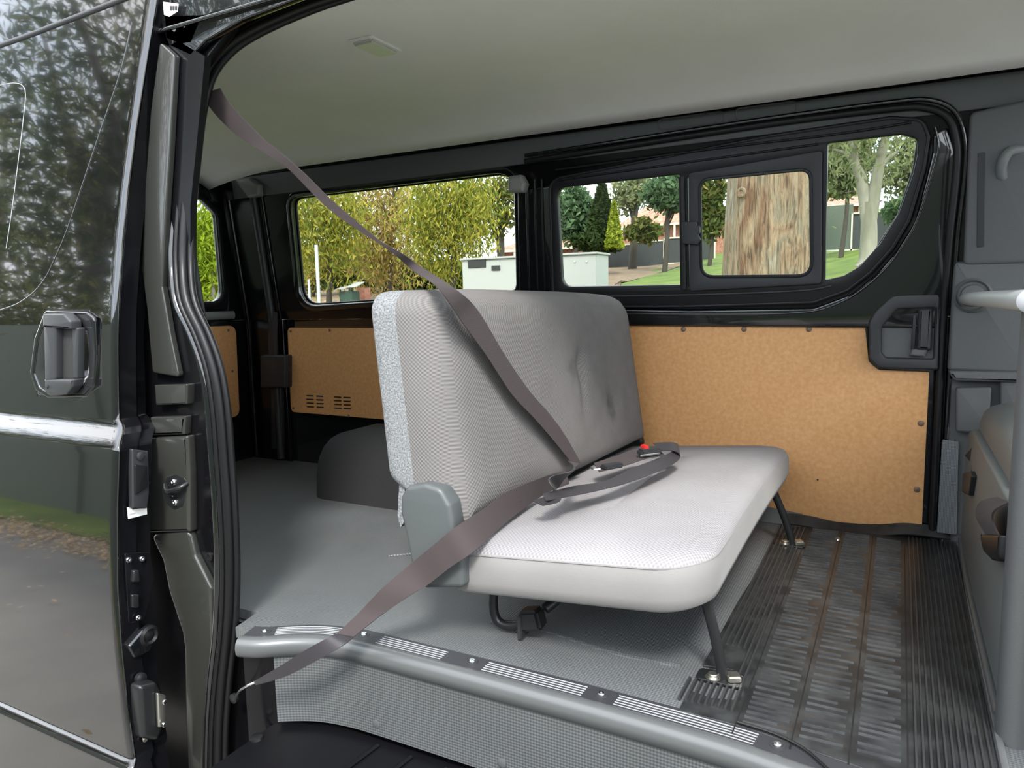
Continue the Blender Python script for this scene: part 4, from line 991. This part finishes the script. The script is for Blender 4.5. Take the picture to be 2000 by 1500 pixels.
# leaves on the ground
def leafmesh(P,size,droop=0,aspect=.45,seed=0,flat=False):
    r=np.random.default_rng(seed); n=len(P); P=np.asarray(P)
    a=r.normal(size=(n,3)); 
    if flat: a[:,2]*=.12
    if droop: a[:,2]=-abs(a[:,2])-droop; 
    a/=np.linalg.norm(a,axis=1)[:,None]; b=r.normal(size=(n,3))
    if flat: b[:,2]*=.12
    b-=a*np.sum(a*b,axis=1)[:,None]; b/=np.linalg.norm(b,axis=1)[:,None]
    s=size*r.uniform(.6,1.4,size=(n,1)); A=a*s; B=b*s*aspect
    V=np.stack([P-A,P+B*.9-A*.1,P+A,P-B*.9-A*.1],axis=1).reshape(-1,3)
    me=bpy.data.meshes.new('leaves'); me.vertices.add(4*n); me.vertices.foreach_set('co',V.ravel().astype(np.float32))
    me.loops.add(4*n); me.loops.foreach_set('vertex_index',np.arange(4*n,dtype=np.int32)); me.polygons.add(n)
    me.polygons.foreach_set('loop_start',np.arange(0,4*n,4,dtype=np.int32)); me.polygons.foreach_set('loop_total',np.full(n,4,dtype=np.int32))
    me.update(); me.validate(); return me
LM={}
LM['litter']=leafmat('leaf_litter',[(.65,.46,.26),(.50,.30,.14),(.72,.6,.42),(.36,.22,.11)],.1)
LM['willow']=leafmat('yellow_green_leaves',[(.16,.20,.03),(.34,.33,.05),(.50,.42,.08),(.26,.28,.06),(.10,.15,.03)],.45)
LM['lime']=leafmat('lime_leaves',[(.20,.30,.02),(.36,.44,.04),(.14,.22,.02)],.45)
LM['olive']=leafmat('olive_leaves',[(.09,.12,.03),(.16,.19,.05),(.05,.075,.02),(.30,.24,.08)],.35)
LM['dark']=leafmat('dark_leaves',[(.02,.035,.012),(.045,.065,.02),(.03,.05,.02)],.25)
LM['blue']=leafmat('blue_green_leaves',[(.08,.14,.07),(.13,.20,.10),(.06,.10,.05)],.3)
LM['gum']=leafmat('gum_leaves',[(.18,.22,.10),(.28,.31,.15),(.12,.15,.06),(.35,.33,.20)],.4)
LM['gold']=leafmat('golden_leaves',[(.45,.46,.05),(.30,.36,.04),(.12,.18,.02)],.3)
LM['rust']=leafmat('rust_leaves',[(.40,.26,.10),(.28,.24,.06),(.5,.34,.14),(.2,.2,.05)],.4)
n=7000; q=np.stack([rng.uniform(-14,-1.5,n),np.concatenate([rng.normal(-1.02,.14,n-160),rng.uniform(-.8,1.0,160)]),np.full(n,-.655)],1)
o=put('leaf_litter',leafmesh(q,.02,flat=True,seed=3),LM['litter'],kind='stuff',label='dry tan leaves scattered along the driveway edge, mirrored in the door',cat='leaves')
q=np.array([[*(gpt(rng.uniform(380,1000),rng.uniform(12,24)))] for _ in range(2500)]); q[:,2]+=.05
put('leaf_litter',leafmesh(q,.10,flat=True,seed=4),LM['litter'],kind='stuff',label='orange fallen leaves under the trees seen through the rear windows',cat='leaves')
def crown(c,R,n,size,lm,seed,clumps=40,droop=0,parent=None,name='foliage',shell=.5):
    r=np.random.default_rng(seed); d=r.normal(size=(clumps,3)); d/=np.linalg.norm(d,axis=1)[:,None]
    cc=d*(shell+(1-shell)*r.random((clumps,1)))*np.array(R)*.82; idx=r.integers(0,clumps,n)
    sp=np.array(R)*.24; P=cc[idx]+r.normal(size=(n,3))*sp*np.array([1,1,1.2 if droop else .7])
    if droop: P[:,2]-=abs(r.normal(size=n))*sp[2]*1.2
    P+=np.array(c)
    return put(name,leafmesh(P,size,droop,seed=seed+1,aspect=.3 if droop else .5),LM[lm],parent=parent)
def branch(a,b,r0,r1,bend=.0,m='darkbark',parent=None,name='trunk'):
    a=Vector(a); b=Vector(b); mid=(a+b)/2+Vector((bend,0,0))
    return put(name,tube([a,mid,b],lambda t:r0+(r1-r0)*t,9,5),m,parent=parent)
def tree(px_,Y,top_y,half_w,lm,label,n=2500,size=.09,tr=.12,m='darkbark',droop=0,bottom_y=None,seed=None,trunk=True,clumps=40,shell=.5,group=None,cone=False,name='tree'):
    g=gpt(px_,Y); d=ray(px_,top_y); zt=CAM.z+d.z*Y/d.y; zb=g.z+.3*(zt-g.z)
    if bottom_y is not None: d=ray(px_,bottom_y); zb=CAM.z+d.z*Y/d.y
    hw=half_w/F*Y/math.cos(YAW)*1.0
    t=thing(name,label,'tree',tuple(g),group)
    c=(g.x,Y,(zt+zb)/2); R=(hw,hw*.8,(zt-zb)/2)
    seed=seed or int(px_+Y*7)
    if cone:
        r=np.random.default_rng(seed); u=r.random(n); k=1-u; ang=r.random(n)*6.283; rad=hw*(1-u**1.3)*np.sqrt(.4+.6*r.random(n))
        P=np.stack([g.x+rad*np.cos(ang),Y+rad*np.sin(ang),zb+(zt-zb)*u],1); put('foliage',leafmesh(P,size,seed=seed),LM[lm],parent=t)
    else: crown(c,R,n,size,lm,seed,clumps,droop,t,shell=shell)
    if trunk:
        branch(g,(g.x+.1,Y,(zt+zb)/2),tr,tr*.55,.1,m,t)
        r=random.Random(seed)
        for k in range(5):
            z=g.z+(zt-g.z)*r.uniform(.3,.6); branch((g.x,Y,z),(g.x+r.uniform(-.8,.8)*hw,Y+r.uniform(-.5,.5)*hw,z+(zt-z)*r.uniform(.4,.9)),tr*.4,tr*.12,.1,m,t,'limb')
    return t
# through the rear windows
tree(408,13,385,52,'lime','lime green tree with twin pale stems seen through the narrow left window',n=4200,size=.10,tr=.07,m='palebark',bottom_y=560,droop=.3)
branch(gpt(398,13.2),gpt(398,13.2)+Vector((0,0,1.3)),.05,.04,0,'palebark',None,'sapling')
bpy.data.objects['sapling']['label']='thin pale tree stem left of its twin in the narrow left window'; bpy.data.objects['sapling']['category']='tree stem'
tree(640,20,300,110,'willow','yellow-green weeping tree at the left half of the rear side window',n=9000,size=.10,droop=.7,bottom_y=520,clumps=80)
tree(760,24,290,95,'rust','russet tinged tree crown in the middle of the rear side window',n=7000,size=.12,droop=.5,bottom_y=545,clumps=70)
tree(880,19,285,100,'willow','large yellow-green weeping crown over the white block building',n=11000,size=.09,droop=.8,bottom_y=520,clumps=90)
tree(975,30,330,70,'olive','open olive tree with bare limbs right of the weeping crown',n=2600,size=.12,bottom_y=470,clumps=30,tr=.22)
tree(700,29,470,110,'olive','low olive shrubby tree behind the grey shelter',n=5500,size=.14,bottom_y=570,clumps=60,trunk=False)
tree(610,27,470,55,'rust','small orange-tinged tree behind the pale poles',n=3000,size=.12,bottom_y=570,clumps=40)
tree(850,30,500,110,'dark','dark hedge-like trees left of the white block building',n=7000,size=.16,bottom_y=590,clumps=80,trunk=False,shell=.2)
tree(640,34,510,120,'dark','dark shaded tree mass at far left beyond the poles',n=7000,size=.18,bottom_y=600,clumps=80,trunk=False,shell=.2)
tree(420,24,470,60,'olive','shaded tree behind the lime green tree',n=3500,size=.16,bottom_y=600,clumps=50,trunk=False,shell=.2)
# through the sliding door window, left pane
tree(1122,42,358,34,'blue','blue-green tree at the left edge of the sliding door window',n=3500,size=.22,bottom_y=480,clumps=50,tr=.2)
tree(1176,40,352,34,'dark','tall dark green conifer in the sliding door window',n=4500,size=.2,bottom_y=490,cone=True,trunk=False)
LMc=tree(1200,39,395,17,'gold','golden-tipped conifer against the dark conifer',n=2200,size=.14,bottom_y=485,cone=True,trunk=False)
tree(1180,40.5,365,30,'olive','mid green conifer overlapping the dark one',n=2500,size=.2,bottom_y=478,cone=True,trunk=False)
tree(1145,38,455,26,'dark','low dark round bush above the stepped fence',n=2500,size=.15,bottom_y=492,trunk=False,shell=.2)
tree(1235,46,330,40,'gum','bare-limbed tree in front of the red tiled house',n=1300,size=.2,bottom_y=420,tr=.3,clumps=26)
tree(1298,40,330,42,'blue','leafy green tree overhanging the red tiled roof',n=3400,size=.2,bottom_y=425,tr=.16,clumps=40)
tree(1255,44,425,30,'olive','small olive shrub beside the house porch',n=1800,size=.2,bottom_y=475,trunk=False)
tree(1385,40,330,28,'olive','olive tree just left of the huge trunk',n=2400,size=.2,bottom_y=470,clumps=30)
# right pane
tree(1640,30,235,42,'gum','grey-green gum foliage at the left of the quarter window',n=3000,size=.14,bottom_y=385,clumps=36,tr=.1)
tree(1765,34,250,45,'gum','thin gum foliage with sky gaps at the right of the quarter window',n=2600,size=.13,bottom_y=420,clumps=40,tr=.1)
tree(1770,31,380,40,'blue','low blue-green tree behind the fence beside the forked gum',n=2600,size=.14,bottom_y=440,clumps=36,trunk=False)
tree(1635,38,330,30,'olive','distant olive tree above the orange roof',n=1600,size=.2,bottom_y=385,clumps=26,trunk=False)
# forked pale gum
g=gpt(1694,22); fg=thing('gum_tree','smooth pale forked gum tree standing on the lawn in the quarter window','tree',tuple(g))
def g3(x,y,Y=22): d=ray(x,y); return CAM+d*(Y/d.y)
put('trunk',tube([g3(1694,520),g3(1695,505),g3(1697,460),g3(1697,425),g3(1696,395)],lambda t:.33-.09*min(1,t*4)-.06*t,14),'palebark',parent=fg)
put('limb',tube([g3(1695,450),g3(1690,395),g3(1682,350),g3(1670,320),g3(1666,290),g3(1640,240)],lambda t:.15+.04*min(1,t*6)-.12*t,12),'palebark',parent=fg)
put('limb',tube([g3(1698,450),g3(1706,385),g3(1712,350),g3(1722,300),g3(1735,250),g3(1750,200)],lambda t:.15+.05*min(1,t*6)-.13*t,12),'palebark',parent=fg)
put('limb',tube([g3(1713,340),g3(1735,310),g3(1765,290)],lambda t:.09-.06*t,8),'palebark',parent=fg)
put('limb',tube([g3(1671,325),g3(1650,300),g3(1625,292)],lambda t:.08-.05*t,8),'palebark',parent=fg)
crown(g3(1700,225),(2.0,1.4,1.3),2200,.10,'gum',77,30,.4,fg)
# giant trunk
def barkmat():
    m=mat('big_gum_bark',(.36,.27,.18),.9); t=m.node_tree; b=t.nodes['Principled BSDF']; N=t.nodes.new; L=t.links.new
    c=N('ShaderNodeTexCoord'); mp=N('ShaderNodeMapping'); mp.inputs['Scale'].default_value=(1,1,.4); L(c.outputs['Object'],mp.inputs[0])
    n1=N('ShaderNodeTexNoise'); n1.inputs['Scale'].default_value=3; n1.inputs['Detail'].default_value=8; n1.inputs['Distortion'].default_value=1.6; L(mp.outputs[0],n1.inputs['Vector'])
    r=N('ShaderNodeValToRGB'); e=r.color_ramp.elements; e[0].position=.34; e[0].color=(.17,.09,.05,1); e[1].position=.75; e[1].color=(.42,.36,.28,1)
    x=e.new(.46); x.color=(.30,.21,.13,1); x=e.new(.58); x.color=(.23,.185,.125,1)
    L(n1.outputs[0],r.inputs[0]); 
    mp2=N('ShaderNodeMapping'); mp2.inputs['Scale'].default_value=(1,1,.12); L(c.outputs['Object'],mp2.inputs[0])
    n2=N('ShaderNodeTexNoise'); n2.inputs['Scale'].default_value=16; n2.inputs['Detail'].default_value=6; n2.inputs['Distortion'].default_value=2.2; L(mp2.outputs[0],n2.inputs['Vector'])
    mr=N('ShaderNodeMapRange'); mr.inputs[1].default_value=.36; mr.inputs[2].default_value=.5; mr.inputs[3].default_value=.45; mr.inputs[4].default_value=1.1; L(n2.outputs[0],mr.inputs[0])
    vm=N('ShaderNodeVectorMath'); vm.operation='SCALE'; L(r.outputs[0],vm.inputs[0]); L(mr.outputs[0],vm.inputs['Scale']); L(vm.outputs[0],b.inputs['Base Color'])
    bp=N('ShaderNodeBump'); bp.inputs['Strength'].default_value=1; bp.inputs['Distance'].default_value=.05; L(n2.outputs[0],bp.inputs['Height']); L(bp.outputs[0],b.inputs['Normal'])
    return m
M['bigbark']=barkmat()
g=gpt(1500,9); bt_=thing('gum_tree','huge peeling brown gum trunk filling the sliding sash window','tree',tuple(g))
V=[];Fc=[];NS=64; zz_=lin(g.z-.2,g.z+7.5,60)
for z in zz_:
    h=z-g.z; rr=.555+.10*math.exp(-max(h,0)/.8)-.012*h
    for k in range(NS):
        a=2*math.pi*k/NS; r=rr*(1+.03*math.sin(3*a+z*.6)+.02*math.sin(7*a-z*1.3)+.012*math.sin(13*a+z*2))
        V.append((g.x+.02*h+r*math.cos(a),g.y+r*math.sin(a),z))
for j in range(len(zz_)-1):
    for k in range(NS): Fc.append((j*NS+k,j*NS+(k+1)%NS,(j+1)*NS+(k+1)%NS,(j+1)*NS+k))
me=bpy.data.meshes.new('bt'); me.from_pydata(V,[],Fc); put('bark',me,'bigbark',parent=bt_,smooth=True)
crown((g.x,g.y,g.z+8.6),(3.6,3,1.8),4000,.12,'gum',91,40,.4,bt_)
c=g3(1448,376,8.46); put('knot',lathe([(.06,0),(.05,.012),(.03,.012),(.015,-.005)],c,(-.3,-1,0),14),'bigbark',parent=bt_)
# white block building
def bld(px0,px1,Y,top_y,depth,name='building'):
    a=gpt(px0,Y); b=gpt(px1,Y); d=ray((px0+px1)/2,top_y); zt=CAM.z+d.z*Y/d.y; return a,b,zt
Yb=16; dd=ray(902,506); x0=dd.x*Yb/dd.y; dd2=ray(1165,500); x1=dd2.x*Yb/dd2.y; zt=CAM.z+dd.z*Yb/dd.y; zt2=CAM.z+dd2.z*Yb/dd2.y; zt=(zt+zt2)/2
wb=thing('block_building','low white painted block building with small windows on the lawn','building',((x0+x1)/2,Yb+1,gz(x0,Yb)))
put('walls',box(((x0+x1)/2,Yb+.4,(zt+gz(x0,Yb)-.4)/2),(x1-x0,.8,zt-gz(x0,Yb)+.4),bev=.02),'block',parent=wb)
put('roof_slab',box(((x0+x1)/2,Yb+.4,zt+.03),(x1-x0+.06,.9,.05),bev=.01),'block',parent=wb)
def g3(x,y,Y=22): d=ray(x,y); return CAM+d*(Y/d.y)
for L in ((914,949,509,522),(960,977,519,528)):
    p=g3(L[0],L[2],Yb-.01); q=g3(L[1],L[3],Yb-.01); put('window_slot',box(((p.x+q.x)/2,Yb,(p.z+q.z)/2),(abs(q.x-p.x),.05,abs(p.z-q.z)),bev=.004),'ink',parent=wb)
for x in (1123,1146): 
    p=g3(x,511,Yb); put('wall_vent',box((p.x,Yb-.005,p.z),(.05,.03,.04),bev=.004),'galv',parent=wb)
# stepped fence panels, each a thing
fx=[(1130,1140,486,520),(1140,1185,487,529),(1186,1240,478,523),(1241,1297,471,518),(1298,1352,464,510),(1353,1396,457,505)]
fl1=['leftmost and lowest dark steel fence panel beyond the white building','second dark stepped fence panel from the white building','third dark stepped fence panel with a cream frame','fourth dark stepped fence panel with a cream frame','fifth dark stepped fence panel, partly behind the sash latch','sixth dark stepped fence panel just left of the huge trunk']
for (a,b,t_,bo_),lab in zip(fx,fl1):
    Y=50; p=g3(a,t_,Y); q=g3(b,bo_,Y); r_=g3(b,t_,Y)
    zt=(p.z+r_.z)/2; zb=q.z-.1; w=q.x-p.x
    f_=thing('fence_panel',lab,'fence',((p.x+q.x)/2,Y,zb),'stepped fence beyond the lawn')
    put('sheet',box(((p.x+q.x)/2,Y,(zt+zb)/2),(w,.04,zt-zb),bev=0),'fence',parent=f_)
    for X in (p.x,q.x): put('post',box((X,Y-.05,(zt+zb)/2),(.09,.08,zt-zb+.08),bev=0),'cream',parent=f_)
    for Z in (zt,zb): put('rail',box(((p.x+q.x)/2,Y-.05,Z),(w,.08,.09),bev=0),'cream',parent=f_)
for (a,b,t_,bo_,lab,fr) in ((1596,1664,404,483,'plain grey-green steel fence left of the forked gum',0),(1665,1768,417,479,'cream framed dark steel fence behind the forked gum',1)):
    Y=33; p=g3(a,t_,Y); q=g3(b,bo_,Y); zt=p.z; zb=q.z-.1; w=q.x-p.x
    f_=thing('fence_panel',lab,'fence',((p.x+q.x)/2,Y,zb))
    put('sheet',box(((p.x+q.x)/2,Y,(zt+zb)/2),(w,.04,zt-zb),bev=0),'fencegreen' if not fr else 'fence',parent=f_)
    if fr:
        for X in (p.x,q.x): put('post',box((X,Y-.05,(zt+zb)/2),(.06,.08,zt-zb+.05),bev=0),'cream',parent=f_)
    for Z in ((zt,zb) if fr else (zb,)): put('rail',box(((p.x+q.x)/2,Y-.05,Z),(w,.08,.06),bev=0),'cream',parent=f_)
# houses
def house(name,label,pxa,pxb,Y,eave_y,ridge_y,ridge_off=.25):
    p=g3(pxa,eave_y,Y); q=g3(pxb,eave_y,Y); ze=(p.z+q.z)/2; zr=g3((pxa+pxb)/2,ridge_y,Y).z; g0=gz(p.x,Y)-.5; D=8
    h=thing(name,label,'house',((p.x+q.x)/2,Y,g0))
    cx=(p.x+q.x)/2; w=q.x-p.x
    put('walls',box((cx,Y+D/2,(ze+g0)/2),(w*.92,D*.9,ze-g0),bev=0),'brick',parent=h)
    bm=bmesh.new(); z=ze
    V=[(p.x,Y-.3,z),(q.x,Y-.3,z),(q.x,Y+D,z),(p.x,Y+D,z),(p.x+w*ridge_off,Y+D/2,zr),(q.x-w*ridge_off,Y+D/2,zr)]
    Fc=[(0,1,5,4),(1,2,5),(2,3,4,5),(3,0,4),(0,3,2,1)]
    me=bpy.data.meshes.new('roof'); me.from_pydata(V,[],Fc); put('roof',me,'roofred',parent=h)
    put('gutter',box((cx,Y-.3,z-.06),(w,.12,.14),bev=0),'cream',parent=h)
    for fx_ in (.3,.55,.8): put('porch_post',box((p.x+w*fx_,Y-.25,(z+g0)/2),(.14,.14,z-g0),bev=0),'cream',parent=h)
    for fx_ in (.2,.7): put('window',box((p.x+w*fx_,Y+D*.05-.01,z-1.2),(1.4,.08,1.1),bev=0),'ink',parent=h)
    return h
house('house','house with a terracotta tiled hip roof behind the stepped fence',1205,1420,58,437,372)
house('house','house whose orange tiled roof shows left of the forked gum',1560,1712,48,402,368)
house('house','brown roofed house peeking above the white block building',960,1130,46,487,452)
# poles and shelter in the rear window
for (x,yt,r,lab) in ((622,478,.05,'tall pale pole left of the shelter, the taller of the pair'),(604,545,.035,'short pale pole left of the taller one')):
    Y=16; g=gpt(x,Y); t=g3(x,yt,Y); put('pole',tube([g,(g.x,g.y,t.z)],r,10,smooth=False),'galv',label=lab,cat='pole')
Y=20; sg=gpt(678,Y); sh_=thing('barbecue_shelter','small shelter with tilted white roof sheets beside a brick pier','shelter',tuple(sg))
a=g3(672,562,Y); b=g3(694,556,Y)
put('roof_sheet',box(tuple(b),(.42,.5,.03),Matrix.Rotation(.35,3,'X'),bev=0),'block',parent=sh_)
put('roof_sheet',box(tuple(a),(.36,.5,.03),Matrix.Rotation(.2,3,'X'),bev=0),'block',parent=sh_)
for x in (664,682): 
    p=g3(x,562,Y); put('post',tube([(p.x,Y,sg.z),(p.x,Y,p.z)],.03,8,smooth=False),'wood',parent=sh_)
p=g3(680,580,Y); put('cabinet',box((p.x,Y+.1,(sg.z+p.z)/2+.1),(.55,.4,p.z-sg.z+.2),bev=.01),'wood',parent=sh_)
p=g3(710,562,Y+1); put('brick_pier',box((p.x,Y+1,(sg.z+p.z)/2),(.35,.35,p.z-sg.z),bev=.01),'brick',label='red brick pier beside the shelter',cat='pier')
# trees on the camera's side of the van (mirrored in the door and glass)
def ptree(x,y,h,w,lm,label,n,size,seed,tr=.2,limbs=5,zb=None):
    t=thing('tree',label,'tree',(x,y,-.7)); zb=1.6 if zb is None else zb
    crown((x,y,(h+zb)/2),(w,w*.8,(h-zb)/2),n,size,lm,seed,60,.2,t)
    branch((x,y,-.7),(x+.3,y,h*.6),tr,tr*.5,.2,'darkbark',t); r=random.Random(seed)
    for k in range(limbs): z=h*r.uniform(.25,.5); branch((x,y,z),(x+r.uniform(-.9,.9)*w,y+r.uniform(-.5,.5)*w,z+(h-z)*r.uniform(.4,.9)),tr*.5,tr*.12,.2,'darkbark',t,'limb')
ptree(-9.0,-3.6,8.5,3.0,'dark','dark spreading tree mirrored in the upper door glass',7500,.085,201,.22,8,1.3)
ptree(-13.5,-5.5,10,4.2,'olive','olive tree mirrored in the door glass, left of the dark one',6500,.12,202,.28,8,1.2)
ptree(-7.0,-4.6,7.5,2.2,'dark','dark tree mirrored in the painted door edge',2600,.08,203,.18,6,3.2)
ptree(-20,-7,9,5,'gum','pale gum mirrored at the far left of the door',5000,.15,204,.2,5,1.0)
ptree(-10.5,-2.6,2.4,1.6,'olive','low olive shrub mirrored above the fence line',3500,.08,205,.06,3,.2)
ptree(-7.6,-2.7,2.0,1.2,'olive','small shrub mirrored just above the fence in the door',2500,.07,206,.05,3,.2)
